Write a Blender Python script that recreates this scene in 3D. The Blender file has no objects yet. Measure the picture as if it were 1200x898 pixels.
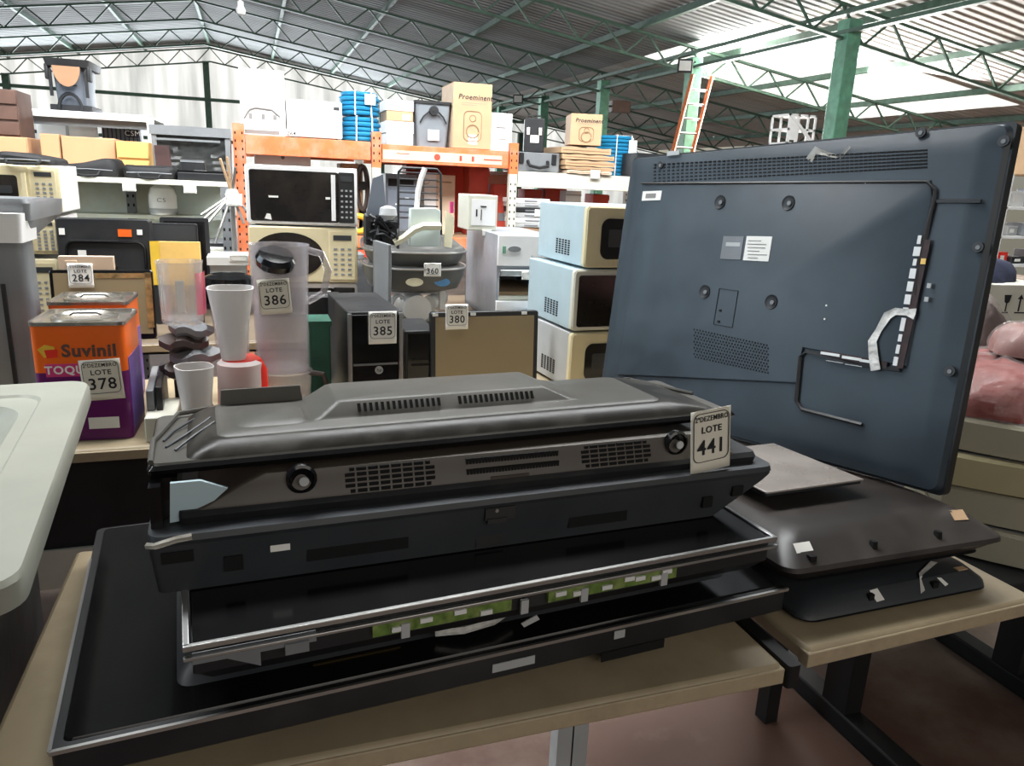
import bpy, math, random
from math import sin, cos, pi, radians
from mathutils import Vector, Matrix
random.seed(11)
S = bpy.context.scene
C = bpy.context.collection

# ------------------------------------------------------------------ camera
FPX = 880.0
_y, _p, _r = radians(19.3), radians(15.0), radians(2.55)
_f = Vector((sin(_y)*cos(_p), cos(_y)*cos(_p), -sin(_p)))
_rt = Vector((cos(_y), -sin(_y), 0)); _up = _rt.cross(_f)
_rt, _up = cos(_r)*_rt + sin(_r)*_up, -sin(_r)*_rt + cos(_r)*_up
EYE = Vector((0, 0, 1.5))
cd = bpy.data.cameras.new('camera'); cam = bpy.data.objects.new('camera', cd); C.objects.link(cam)
cam.matrix_world = Matrix(((_rt.x, _up.x, -_f.x, EYE.x), (_rt.y, _up.y, -_f.y, EYE.y), (_rt.z, _up.z, -_f.z, EYE.z), (0, 0, 0, 1)))
cd.sensor_width = 36; cd.lens = FPX/1200*36; cd.clip_start = .02; cd.clip_end = 200
S.camera = cam
# survey of the room: a direction seen from the standpoint, met with a plane of the room
def ray(px, py): return _f + _rt*((px-600)/FPX) - _up*((py-449)/FPX)
def atY(px, py, Y): d = ray(px, py); return EYE + d*(Y/d.y)
def atZ(px, py, Z): d = ray(px, py); return EYE + d*((Z-EYE.z)/d.z)
def row(x, y, z):
    d = Vector((x, y, z)) - EYE; return 449 - FPX*d.dot(_up)/d.dot(_f)
def slot(pl, pr, pt, Y, z0):
    """x range and height of a thing that stands at depth Y on z0"""
    z1 = atY((pl+pr)/2, pt, Y).z
    xm = atY((pl+pr)/2, pt, Y).x
    rw = (row(xm, Y, z0) + pt)/2
    return atY(pl, rw, Y).x, atY(pr, rw, Y).x, z1

# ------------------------------------------------------------------ light
S.view_settings.view_transform = 'Standard'; S.view_settings.look = 'None'
S.view_settings.gamma = 1; S.view_settings.use_curve_mapping = False
S.view_settings.exposure = 1.25
w = bpy.data.worlds.new('world'); S.world = w; w.use_nodes = True
nt = w.node_tree; bg = nt.nodes['Background']
sky = nt.nodes.new('ShaderNodeTexSky'); sky.sky_type = 'HOSEK_WILKIE'; sky.turbidity = 6
sky.sun_direction = (.25, .75, .6)
nt.links.new(sky.outputs[0], bg.inputs[0]); bg.inputs[1].default_value = .35
def light(name, kind, loc, target, energy, color, size=None, size_y=None, angle=None):
    l = bpy.data.lights.new(name, kind); l.energy = energy; l.color = color
    if size: l.shape = 'RECTANGLE'; l.size = size; l.size_y = size_y or size
    if angle: l.angle = angle
    o = bpy.data.objects.new(name, l); C.objects.link(o); o.location = loc
    o.rotation_euler = (Vector(target)-Vector(loc)).to_track_quat('-Z', 'Y').to_euler()
    return o
light('sun', 'SUN', (0, 0, 20), (-4, -14, 0), 5.0, (1, .97, .92), angle=.02)
light('daylight_gable', 'AREA', (-3, 26.6, 2.6), (-1, 8, 1.5), 800, (.88, .95, 1), 16, 3.4)
light('daylight_skylight_right', 'AREA', (9.6, 11.5, 3.3), (5.0, 4, .8), 700, (1, .98, .94), 4.5, 3.0)
light('fill_overhead', 'AREA', (1.0, 3.2, 4.5), (.8, 5.2, 1.2), 370, (.97, .99, 1), 7, 1.8)  # added area light over the background, brightens its fronts; no skylight modelled there
light('daylight_side_opening', 'AREA', (-6.5, 3.2, 2.7), (1, 2.2, 1.1), 110, (.72, .87, 1), 5, 2.6)
light('fill_front', 'AREA', (1.5, -4.2, 3.2), (1, 2, .9), 45, (1, .92, .82), 6, 2.4)  # added fill behind the camera for the foreground and object fronts

# ------------------------------------------------------------------ materials
def mat(name, col, rough=.5, metal=0, var=.12, scale=9, bump=0, dirt=None, dirt_amt=.5, dscale=3, trans=0, alpha=1, coat=0, spec=.5, ior=1.45, wave=None):
    m = bpy.data.materials.new(name); m.use_nodes = True
    n = m.node_tree.nodes; L = m.node_tree.links; b = n['Principled BSDF']
    tc = n.new('ShaderNodeTexCoord'); no = n.new('ShaderNodeTexNoise')
    no.inputs['Scale'].default_value = scale; no.inputs['Detail'].default_value = 5
    L.new(tc.outputs['Object'], no.inputs['Vector'])
    cr = n.new('ShaderNodeValToRGB')
    lo = [max(0, c*(1-var)) for c in col]; hi = [min(1, c*(1+var)) for c in col]
    cr.color_ramp.elements[0].position = .3; cr.color_ramp.elements[0].color = (*lo, 1)
    cr.color_ramp.elements[1].position = .7; cr.color_ramp.elements[1].color = (*hi, 1)
    L.new(no.outputs[0], cr.inputs[0]); out = cr.outputs[0]
    if dirt:
        n2 = n.new('ShaderNodeTexNoise'); n2.inputs['Scale'].default_value = dscale; n2.inputs['Detail'].default_value = 8; n2.inputs['Roughness'].default_value = .65
        L.new(tc.outputs['Object'], n2.inputs['Vector'])
        r2 = n.new('ShaderNodeValToRGB'); r2.color_ramp.elements[0].position = .45; r2.color_ramp.elements[1].position = .68
        r2.color_ramp.elements[0].color = (0, 0, 0, 1); r2.color_ramp.elements[1].color = (dirt_amt,)*3 + (1,)
        L.new(n2.outputs[0], r2.inputs[0])
        mx = n.new('ShaderNodeMix'); mx.data_type = 'RGBA'
        L.new(r2.outputs[0], mx.inputs[0]); L.new(out, mx.inputs[6]); mx.inputs[7].default_value = (*dirt, 1)
        out = mx.outputs[2]
        mr = n.new('ShaderNodeMapRange'); L.new(r2.outputs[0], mr.inputs[0]); mr.inputs[3].default_value = rough; mr.inputs[4].default_value = min(1, rough+.35)
        L.new(mr.outputs[0], b.inputs['Roughness'])
    else: b.inputs['Roughness'].default_value = rough
    L.new(out, b.inputs['Base Color'])
    b.inputs['Metallic'].default_value = metal; b.inputs['IOR'].default_value = ior
    b.inputs['Transmission Weight'].default_value = trans; b.inputs['Alpha'].default_value = alpha
    b.inputs['Coat Weight'].default_value = coat; b.inputs['Specular IOR Level'].default_value = spec
    if bump:
        bp = n.new('ShaderNodeBump'); bp.inputs['Strength'].default_value = bump; bp.inputs['Distance'].default_value = .01
        L.new(no.outputs[0], bp.inputs['Height']); L.new(bp.outputs[0], b.inputs['Normal'])
    return m
M = {}
def mm(k, *a, **kw): M[k] = mat(k, *a, **kw)
mm('black', (.012, .013, .015), .45, dirt=(.06, .055, .05), dirt_amt=.35)
mm('black_gloss', (.006, .006, .0065), .14, dirt=(.03, .027, .024), dirt_amt=.15, var=.05)
mm('black_matte', (.014, .014, .015), .7, var=.3)
mm('dark_void', (.004, .004, .004), .9)
mm('tv_slate', (.031, .044, .056), .42, dirt=(.055, .075, .09), dirt_amt=.45, dscale=2.2, var=.15)
mm('tv_brown', (.065, .053, .042), .4, dirt=(.10, .085, .07), dirt_amt=.3, dscale=2)
mm('tv_grey', (.068, .064, .055), .42, dirt=(.13, .12, .10), dirt_amt=.4, dscale=3)
mm('tv_cover', (.022, .020, .017), .3, dirt=(.075, .068, .055), dirt_amt=.5, dscale=9, spec=.3)
mm('tv_charcoal', (.032, .036, .041), .45, dirt=(.055, .055, .055), dirt_amt=.4, dscale=2)
mm('tv_warm', (.035, .03, .027), .36, dirt=(.12, .10, .088), dirt_amt=.45, dscale=2.2)  # dust patches lightened to carry the brownish glare on the top
mm('dusty_glass_glare', (.34, .30, .27), .22, var=.25, scale=5, dirt=(.2, .17, .15), dirt_amt=.6, dscale=7, coat=.4)  # pale base colour stands for the bright glare on the sheet
mm('silver', (.5, .5, .49), .3, .9, dirt=(.2, .19, .17), dirt_amt=.3)
mm('chrome', (.7, .7, .7), .12, 1)
mm('screw', (.55, .56, .58), .3, 1)
mm('green_board', (.12, .2, .04), .45, var=.4, scale=60, dirt=(.3, .3, .12), dirt_amt=.6, dscale=30)
mm('white_plastic', (.72, .72, .7), .4, var=.06)
mm('white', (.8, .8, .79), .5, var=.04, dirt=(.6, .58, .52), dirt_amt=.25)
mm('paper', (.82, .81, .76), .8, var=.04)
mm('paper_cream', (.74, .71, .6), .8, var=.04)
mm('ink', (.015, .015, .018), .7)
mm('ink_grey', (.22, .21, .2), .8)
mm('tape', (.62, .6, .56), .35, var=.3, scale=50, bump=.6)
mm('clear_tape', (.5, .47, .4), .25, var=.3, scale=40, alpha=.5)
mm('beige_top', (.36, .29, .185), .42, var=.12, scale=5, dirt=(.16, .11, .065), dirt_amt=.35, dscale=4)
mm('beige_edge', (.42, .34, .22), .5, dirt=(.2, .13, .08), dirt_amt=.5, dscale=9)
mm('steel_black', (.014, .014, .014), .5, .3)
mm('cream', (.68, .6, .38), .4, var=.06, dirt=(.45, .35, .2), dirt_amt=.25)
mm('cream_pale', (.62, .62, .52), .38, var=.05, dirt=(.42, .4, .32), dirt_amt=.3)
mm('washer_top', (.29, .295, .25), .4, var=.05, dirt=(.3, .29, .22), dirt_amt=.35)
mm('drawer_cream', (.34, .32, .24), .5, var=.05, dirt=(.24, .2, .12), dirt_amt=.4, dscale=2)
mm('drawer_yellow', (.38, .34, .2), .5, var=.05)
mm('beige_shaded', (.14, .105, .07), .5)  # table beige darkened to stand for shade on the rear table
mm('pale_blue', (.42, .53, .57), .4, var=.05, dirt=(.3, .38, .42), dirt_amt=.3)
mm('mint_white', (.5, .57, .54), .35, var=.06)
mm('oven_glass', (.014, .012, .011), .12, var=.4, dirt=(.07, .05, .03), dirt_amt=.35)
mm('screen', (.27, .21, .12), .35, var=.08, scale=2)
mm('screen_dark', (.04, .042, .045), .3, var=.1)
mm('grey', (.17, .18, .19), .45, dirt=(.28, .27, .25), dirt_amt=.3)
mm('hood_grey', (.095, .095, .09), .35, dirt=(.2, .2, .18), dirt_amt=.4)
mm('grey_mid', (.21, .23, .25), .5, var=.08)
mm('grey_light', (.42, .43, .43), .45, var=.08)
mm('grey_printer', (.13, .15, .18), .45, var=.08)
mm('steel_stain', (.35, .38, .42), .4, .2, var=.2, scale=3, dirt=(.12, .11, .1), dirt_amt=.5, dscale=2)
mm('orange_steel', (.72, .17, .055), .5, var=.14, dirt=(.6, .4, .3), dirt_amt=.5, dscale=6)
mm('orange_paint', (.83, .14, .012), .35, var=.05)
mm('purple_paint', (.13, .012, .12), .35, var=.08)
mm('violet_paint', (.16, .09, .32), .4)
mm('magenta_paint', (.62, .05, .2), .4)
mm('yellow', (.75, .48, .04), .5, var=.1)
mm('tin', (.5, .47, .42), .25, .9, var=.2, scale=30)
mm('green_steel', (.13, .33, .22), .5, var=.25, dirt=(.17, .3, .22), dirt_amt=.5)
mm('green_truss', (.07, .13, .095), .55, var=.2)
mm('orange_rung', (.7, .2, .08), .5)
mm('kraft', (.5, .33, .19), .75, var=.05, dirt=(.42, .27, .15), dirt_amt=.3)
mm('kraft_pale', (.66, .5, .36), .75, var=.06)
mm('kraft_dark', (.3, .18, .1), .8, var=.15)
mm('red_box', (.5, .06, .035), .6, var=.15, dirt=(.35, .08, .05), dirt_amt=.5)
mm('red_cloth', (.24, .02, .014), .8, var=.25, scale=14, bump=.6)
mm('red_plastic', (.75, .04, .025), .3, var=.06)
mm('pink_cloth', (.3, .13, .115), .8, var=.25, scale=10, bump=.5)
mm('maroon', (.05, .022, .02), .7, var=.3)
mm('navy', (.02, .024, .05), .9, var=.3, scale=14, bump=.5)
mm('blue_hose', (.012, .2, .38), .4, var=.12)
mm('brown_wood', (.36, .2, .11), .5, var=.16, scale=4)
mm('tan_wood', (.5, .28, .15), .45, var=.1, scale=3)
mm('yellow_wood', (.62, .36, .12), .5, var=.1, scale=3)
mm('dark_wood', (.11, .06, .045), .5, var=.2)
mm('sage', (.58, .63, .58), .5, var=.06, dirt=(.5, .38, .2), dirt_amt=.6, dscale=2.4)
mm('board_yellow', (.8, .5, .14), .5, var=.1)
mm('foil', (.3, .2, .09), .35, .5, var=.5, scale=40, dirt=(.6, .3, .1), dirt_amt=.8, dscale=30)
mm('clear', (.86, .84, .86), .08, var=.02, trans=.75, alpha=.42)
mm('clear_grey', (.5, .47, .49), .2, var=.1, trans=.3, alpha=.45)
mm('frost', (.72, .7, .68), .5, var=.04, trans=.25, alpha=.88)
mm('pink_clear', (.75, .12, .2), .3, alpha=.6)
mm('film', (.5, .44, .42), .1, var=.4, scale=26, bump=1, alpha=.26)
mm('black_film', (.02, .022, .022), .4, var=.4, scale=5, bump=.6)
mm('brown_plastic', (.06, .045, .04), .35, var=.3)
mm('green_cloth', (.02, .09, .06), .7, var=.3)
mm('concrete', (.42, .4, .36), .85, var=.1)
mm('off_white', (.62, .61, .52), .5, var=.05, dirt=(.42, .41, .3), dirt_amt=.4, dscale=2)
mm('yellow_green', (.5, .7, .1), .5)
mm('lime_film', (.7, .75, .7), .3)
mm('amber', (.8, .5, .1), .4)
mm('blue_badge', (.12, .32, .6), .4)
mm('cream_badge', (.75, .7, .5), .4)
mm('pcb_dark', (.03, .012, .012), .6, var=.5, scale=50)

# floor, roof, wall
def floor_mat():
    m = mat('floor_concrete', (.085, .042, .028), .7, var=.3, scale=1.2, dirt=(.24, .2, .16), dirt_amt=.75, dscale=.9, bump=.15)
    return m
def sheet_mat(name, col, period, translucent=0, axis=0, bumpd=.015, amp=.12):
    m = bpy.data.materials.new(name); m.use_nodes = True
    n = m.node_tree.nodes; L = m.node_tree.links; b = n['Principled BSDF']
    tc = n.new('ShaderNodeTexCoord'); sp = n.new('ShaderNodeSeparateXYZ'); L.new(tc.outputs['Object'], sp.inputs[0])
    mu = n.new('ShaderNodeMath'); mu.operation = 'MULTIPLY'; mu.inputs[1].default_value = 2*pi/period; L.new(sp.outputs[axis], mu.inputs[0])
    si = n.new('ShaderNodeMath'); si.operation = 'SINE'; L.new(mu.outputs[0], si.inputs[0])
    bp = n.new('ShaderNodeBump'); bp.inputs['Distance'].default_value = bumpd; bp.inputs['Strength'].default_value = 1
    L.new(si.outputs[0], bp.inputs['Height']); L.new(bp.outputs[0], b.inputs['Normal'])
    no = n.new('ShaderNodeTexNoise'); no.inputs['Scale'].default_value = 1.1; no.inputs['Detail'].default_value = 7
    mp = n.new('ShaderNodeMapping'); L.new(tc.outputs['Object'], mp.inputs[0])
    mp.inputs['Scale'].default_value = (.25, 3, 1) if axis == 1 else (3, 1, .25)
    L.new(mp.outputs[0], no.inputs['Vector'])
    cr = n.new('ShaderNodeValToRGB'); cr.color_ramp.elements[0].position = .3; cr.color_ramp.elements[1].position = .7
    cr.color_ramp.elements[0].color = (*[c*(1-amp) for c in col], 1); cr.color_ramp.elements[1].color = (*[min(1, c*(1+amp)) for c in col], 1)
    L.new(no.outputs[0], cr.inputs[0]); L.new(cr.outputs[0], b.inputs['Base Color']); b.inputs['Roughness'].default_value = .85; b.inputs['Specular IOR Level'].default_value = .2
    if translucent:
        t = n.new('ShaderNodeBsdfTranslucent'); L.new(cr.outputs[0], t.inputs[0])
        ms = n.new('ShaderNodeMixShader'); ms.inputs[0].default_value = translucent
        L.new(b.outputs[0], ms.inputs[1]); L.new(t.outputs[0], ms.inputs[2])
        L.new(ms.outputs[0], n['Material Output'].inputs[0])
    return m
M['roof_shaded'] = sheet_mat('roof_sheet_shaded', (.24, .25, .25), .18, axis=1)  # same roof sheet as the aisle, darkened for its weaker light
M['roof'] = sheet_mat('roof_sheet_lit', (.46, .43, .41), .18, axis=1)  # aisle part made paler to carry the brighter light there
M['roof_skylight'] = sheet_mat('skylight_sheet', (.9, .9, .88), .18, .85, axis=1)
M['wall_sheet'] = sheet_mat('wall_sheet', (.86, .88, .88), .5, .75, axis=0, bumpd=.05, amp=.3)
M['floor'] = floor_mat()

# ------------------------------------------------------------------ mesh helpers
def rr(x0, x1, y0, y1, z, rad=0, n=4):
    rad = max(min(rad, (x1-x0)/2-1e-4, (y1-y0)/2-1e-4), 1e-4); out = []
    for cx, cy, a0 in ((x1-rad, y0+rad, -pi/2), (x1-rad, y1-rad, 0), (x0+rad, y1-rad, pi/2), (x0+rad, y0+rad, pi)):
        for i in range(n+1):
            a = a0 + pi/2*i/n; out.append((cx+rad*cos(a), cy+rad*sin(a), z))
    return out
class MB:
    def __init__(s): s.v = []; s.f = []; s.m = []; s.mi = 0
    def use(s, i): s.mi = i; return s
    def add(s, vs, fs):
        o = len(s.v); s.v += [tuple(v) for v in vs]
        for f in fs: s.f.append([i+o for i in f]); s.m.append(s.mi)
        return s
    def box(s, x0, x1, y0, y1, z0, z1):
        return s.add([(x0,y0,z0),(x1,y0,z0),(x1,y1,z0),(x0,y1,z0),(x0,y0,z1),(x1,y0,z1),(x1,y1,z1),(x0,y1,z1)],
              [(0,3,2,1),(4,5,6,7),(0,1,5,4),(1,2,6,5),(2,3,7,6),(3,0,4,7)])
    def loops(s, rings, cap0=True, cap1=True, closed=True):
        n = len(rings[0]); vs = [p for r in rings for p in r]; fs = []
        for k in range(len(rings)-1):
            for i in range(n if closed else n-1):
                j = (i+1) % n; fs.append((k*n+i, k*n+j, (k+1)*n+j, (k+1)*n+i))
        if cap0: fs.append(tuple(range(n-1, -1, -1)))
        if cap1: fs.append(tuple((len(rings)-1)*n+i for i in range(n)))
        return s.add(vs, fs)
    def rloft(s, rings, rad=.01, cap0=True, cap1=True, n=4):
        return s.loops([rr(r[0], r[1], r[2], r[3], r[4], r[5] if len(r) > 5 else rad, n) for r in rings], cap0, cap1)
    def lathe(s, prof, c=(0,0,0), n=24, cap0=True, cap1=True, sx=1, sy=1):
        return s.loops([[(c[0]+sx*r*cos(2*pi*i/n), c[1]+sy*r*sin(2*pi*i/n), c[2]+z) for i in range(n)] for r, z in prof], cap0, cap1)
    def tube(s, pts, r, n=8, closed=False):
        pts = [Vector(p) for p in pts]; rings = []; ref = None; m = len(pts)
        for i, p in enumerate(pts):
            if closed: d = pts[(i+1) % m]-pts[i-1]
            else: d = pts[min(i+1, m-1)]-pts[max(i-1, 0)]
            d.normalize()
            if ref is None: ref = d.orthogonal()
            ref = (ref - d*ref.dot(d))
            if ref.length < 1e-6: ref = d.orthogonal()
            ref.normalize(); b = d.cross(ref)
            rk = r[i] if isinstance(r, (list, tuple)) else r
            rings.append([p + ref*(rk*cos(2*pi*k/n)) + b*(rk*sin(2*pi*k/n)) for k in range(n)])
        if closed: rings.append(rings[0])
        return s.loops(rings, not closed, not closed)
    def bar(s, a, b, wd, ht=None):
        a, b = Vector(a), Vector(b); d = (b-a).normalized(); ht = ht or wd
        sd = d.cross(Vector((0,0,1)))
        if sd.length < 1e-3: sd = Vector((1,0,0))
        sd.normalize(); u = sd.cross(d)
        q = [(-1,-1),(1,-1),(1,1),(-1,1)]
        return s.loops([[p + sd*(i*wd/2) + u*(j*ht/2) for i, j in q] for p in (a, b)])
    def prism(s, poly, y0, y1):
        return s.loops([[(x, y0, z) for x, z in poly], [(x, y1, z) for x, z in poly]])
    def disc(s, x, z, y, r, t=.002, n=20, sx=1):
        return s.loops([[(x+sx*r*cos(2*pi*i/n), yy, z+r*sin(2*pi*i/n)) for i in range(n)] for yy in (y, y-t)])
def mesh(name, mb, mats):
    me = bpy.data.meshes.new(name); me.from_pydata(mb.v, [], mb.f)
    for k in (mats if isinstance(mats, (list, tuple)) else [mats]): me.materials.append(M[k])
    me.polygons.foreach_set('material_index', mb.m)
    me.polygons.foreach_set('use_smooth', [True]*len(mb.f))
    import bmesh as _b
    bm = _b.new(); bm.from_mesh(me); _b.ops.recalc_face_normals(bm, faces=bm.faces); bm.to_mesh(me); bm.free()
    me.set_sharp_from_angle(angle=radians(32)); me.update()
    return me
def part(name, mb, mats, parent=None, bev=0, label=None, loc=(0,0,0), rot=(0,0,0), kind=None):
    o = bpy.data.objects.new(name, mesh(name, mb, mats)); C.objects.link(o)
    o.location = loc; o.rotation_euler = rot
    if parent: o.parent = parent
    if bev:
        b = o.modifiers.new('bevel', 'BEVEL'); b.width = bev; b.segments = 2; b.limit_method = 'ANGLE'; b.angle_limit = radians(40)
    if label: o['label'] = label
    if kind: o['kind'] = kind
    return o
def tag(o, label, cat, group=None):
    o['label'] = label; o['category'] = cat
    if group: o['group'] = group
    return o
def thing(name, label, cat, loc=(0,0,0), rz=0, group=None, rot=None):
    o = bpy.data.objects.new(name, None); C.objects.link(o); o.empty_display_size = .05
    o.location = loc; o.rotation_euler = rot or (0, 0, rz)
    return tag(o, label, cat, group)
def struct(name, mb, mats, bev=0, loc=(0,0,0), rot=(0,0,0)):
    o = part(name, mb, mats, None, bev, loc=loc, rot=rot); o['kind'] = 'structure'; return o
def dup(root, loc, rz, label, group=None):
    def cp(o, p):
        c = o.copy(); C.objects.link(c); c.parent = p
        for ch in list(o.children): cp(ch, c)
        return c
    r = cp(root, None); r.location = loc; r.rotation_euler = (0, 0, rz); r['label'] = label
    if group: r['group'] = group
    return r
B = lambda *a: MB().box(*a)
def each(name, boxes, matk, parent, **kw):
    for b in boxes: part(name, b if isinstance(b, MB) else B(*b), matk, parent, **kw)
def text(name, body, size, matk, parent, loc, rot=(pi/2, 0, 0), align='CENTER', sx=1, bold=0, shear=0):
    cu = bpy.data.curves.new(name, 'FONT'); cu.body = body; cu.size = size; cu.align_x = align; cu.align_y = 'CENTER'
    cu.extrude = .0003; cu.offset = bold; cu.shear = shear; cu.resolution_u = 3; cu.space_character = 1.1
    t = bpy.data.objects.new('tmp', cu); C.objects.link(t)
    me = bpy.data.meshes.new_from_object(t); bpy.data.objects.remove(t); me.materials.clear(); me.materials.append(M[matk])
    o = bpy.data.objects.new(name, me); C.objects.link(o); o.parent = parent; o.location = loc; o.rotation_euler = rot; o.scale = (sx, 1, 1)
    return o
def lot_tag(parent, x, y, z, wd, ht, num, rot=(0,0,0), head='2ªDEZEMBRO', blank=False, bottom_round=False, paper='paper'):
    """paper lot ticket, centre at x,y,z, facing -y of the parent"""
    mb = MB(); n = 10; rings = []
    vs = []
    for j in range(9):
        for i in range(n+1):
            u = i/n-.5; v = j/8-.5
            vs.append((u*wd, -.0006*cos(u*7), v*ht))
    fs = [(j*(n+1)+i, j*(n+1)+i+1, (j+1)*(n+1)+i+1, (j+1)*(n+1)+i) for j in range(8) for i in range(n)]
    mb.add(vs, fs)
    o = part('lot_tag', mb, paper, parent, label='white paper lot ticket' + (' reading '+num if num else ''), loc=(x, y, z), rot=rot)
    sm = o.modifiers.new('thickness', 'SOLIDIFY'); sm.thickness = .0006; sm.offset = 1
    e = MB(); R = wd*.14; a, c = wd*.44, ht*.45; lo = -ht*.33
    pts = []
    for cx, cz, a0 in ((a-R, lo+R, -90), (a-R, c-R, 0), (-a+R, c-R, 90), (-a+R, lo+R, 180)):
        for k in range(6): t = radians(a0+90*k/5); pts.append((cx+R*cos(t), -.0012, cz+R*sin(t)))
    e.tube(pts, wd*.009, 4, closed=True)
    part('ticket_border', e, 'ink', o)
    if not blank:
        text('ticket_print', head, wd*.15, 'ink', o, (0, -.0016, ht*.36), sx=.86, bold=wd*.0012)
        text('ticket_print', 'LOTE', wd*.19, 'ink', o, (0, -.0016, ht*.18), sx=1.05, bold=wd*.003)
    if num: text('ticket_number', num, wd*.44, 'ink', o, (0, -.0016, -ht*.11), sx=1.0, bold=wd*.005)
    return o

# ------------------------------------------------------------------ building
struct('floor', B(-16, 16, -5, 27.5, -.1, 0), 'floor')
SL = .146; RX, RZ = -1.0, 5.08
def rz_at(x): return RZ - SL*abs(x-RX)
for nm, xa, xb in (('ceiling_left', RX, -15.5), ('ceiling_right', RX, 7.6)):
    mb = MB(); za, zb = rz_at(xa)+.22, rz_at(xb)+.22
    mb.add([(xa,-5,za),(xb,-5,zb),(xb,27.4,zb),(xa,27.4,za),(xa,-5,za+.04),(xb,-5,zb+.04),(xb,27.4,zb+.04),(xa,27.4,za+.04)],
           [(0,3,2,1),(4,5,6,7),(0,1,5,4),(1,2,6,5),(2,3,7,6),(3,0,4,7)])
    struct(nm, mb, 'roof_shaded')
def slab(y0, y1, k, nm, xa=7.6, xb=15.2):
    mb = MB(); za, zb = rz_at(xa)+.22, rz_at(xb)+.22
    mb.add([(xa,y0,za),(xb,y0,zb),(xb,y1,zb),(xa,y1,za),(xa,y0,za+.04),(xb,y0,zb+.04),(xb,y1,zb+.04),(xa,y1,za+.04)],
           [(0,3,2,1),(4,5,6,7),(0,1,5,4),(1,2,6,5),(2,3,7,6),(3,0,4,7)])
    return struct(nm, mb, k)
slab(-5, 10.7, 'roof', 'ceiling_aisle'); slab(10.7, 14.6, 'roof_skylight', 'window_1', 7.6, 13.2); slab(10.7, 14.6, 'roof', 'ceiling_aisle_edge', 13.2, 15.2); slab(14.6, 27.4, 'roof', 'ceiling_aisle_rear')
struct('wall_back', MB().prism([(-15.5, 0), (15.2, 0), (15.2, rz_at(15.2)+.2), (RX, RZ+.2), (-15.5, rz_at(-15.5)+.2)], 27.5, 27.56), 'wall_sheet')
mb = MB()
for za in (2.35, 3.62): mb.box(-15.4, 15, 27.38, 27.48, za-.05, za+.05)
for xa in (-12, -6.7, -1.15, 4.4, 9.5): mb.box(xa-.09, xa+.09, 27.3, 27.48, 0, rz_at(xa)-.3)
struct('trim_1', mb, 'green_truss')
struct('trim_20', MB().bar((RX, 27.0, rz_at(RX)+.14), (15, 27.0, rz_at(15)+.14), .1, .1).bar((RX, 27.0, rz_at(RX)+.14), (-15, 27.0, rz_at(-15)+.14), .1, .1), 'white')
# purlins along the depth
mb = MB()
for i in range(-7, 9):
    xa = RX + i*1.85
    if -15 < xa < 15: mb.box(xa-.035, xa+.035, -4.8, 27.4, rz_at(xa)+.1, rz_at(xa)+.2)
struct('trim_2', mb, 'green_truss')
# lattice beam under the column line
mb = MB(); CX = 7.5; zt, zb_ = rz_at(CX)+.02, rz_at(CX)-.28
mb.box(CX-.05, CX+.05, -4, 27.3, zt-.06, zt); mb.box(CX-.05, CX+.05, -4, 27.3, zb_, zb_+.05)
struct('trim_3', mb, 'green_truss')
def truss(y):
    mb = MB()
    def zt(x): return rz_at(x)+.06
    def zb(x): return rz_at(x)-.34
    for s, xe in ((-1, -15.4), (1, 15.1)):
        mb.bar((RX, y, zt(RX)), (xe, y, zt(xe)), .07, .04)
        mb.bar((RX, y, zb(RX)), (xe, y, zb(xe)), .07, .04)
        x = RX; k = 0; st = .42
        while abs(x-RX) < abs(xe-RX)-st:
            x2 = x + s*st
            a, b = (zt(x), zb(x2)) if k % 2 == 0 else (zb(x), zt(x2))
            mb.bar((x, y, a), (x2, y, b), .028, .028); x = x2; k += 1
    return mb
ys = [27.2, 23.6, 19.9, 16.2, 12.5, 8.8, 5.1, 1.4, -2.3]
for i, y in enumerate(ys): struct('trim_%d' % (4+i), truss(y), 'green_truss')
for i, y in enumerate([-2.3, 1.4, 5.1, 8.8, 12.5, 16.2, 19.9, 23.6, 27.1]):
    o = struct('column_%d' % (i+1), B(CX-.10+.06*(y == 8.8), CX+.12+.06*(y == 8.8), y-.11, y+.11, 0, rz_at(CX)-.1), 'green_steel', bev=.01)

# ------------------------------------------------------------------ tables
def desk(nm, label, x0, x1, y0, y1, z, legs, top='beige_top', rz=0, frame='steel_black', legm='grey_light', cat='table', apron=.06):
    t = thing(nm, label, cat, ((x0+x1)/2, y0, 0), rz)
    hw = (x1-x0)/2; d = y1-y0
    part('tabletop', MB().rloft([(-hw, hw, 0, d, z-.032), (-hw, hw, 0, d, z)], .012), [top], t, bev=.008)
    part('edge_band', MB().rloft([(-hw-.001, hw+.001, -.003, .02, z-.034), (-hw-.001, hw+.001, -.003, .02, z-.006)], .002), 'beige_edge', t, bev=.004)
    fr = MB()
    for a in (.22, d-.08): fr.box(-hw+.05, hw-.05, a, a+.03, z-.032-apron, z-.033)
    for a in (-hw+.02, hw-.05): fr.box(a, a+.03, .22, d-.05, z-.032-apron, z-.033)
    part('table_frame', fr, frame, t)
    for lx, ly in legs:
        part('leg', B(lx-.022, lx+.022, ly-.022, ly+.022, 0, z-.033), legm, t)
    return t
T1 = desk('work_table', 'beige laminate table under the big stack of televisions', -.36, .80, .865, 1.56, .75, [(-.5, .6), (-.5, .1), (.47, .6), (.51, .6)])
part('end_bar', MB().rloft([(.005, .03, .0, .69, .71), (.005, .03, .0, .69, .752)], .006), 'steel_black', T1, label='black steel bar capping the table end', loc=(.578, -.01, 0))
T2 = desk('work_table', 'beige laminate table carrying the pair of black televisions and tilted television', .868, 1.44, .90, 1.56, .75, [(.25, .62)], rz=radians(2.4), legm='steel_black')
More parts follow.
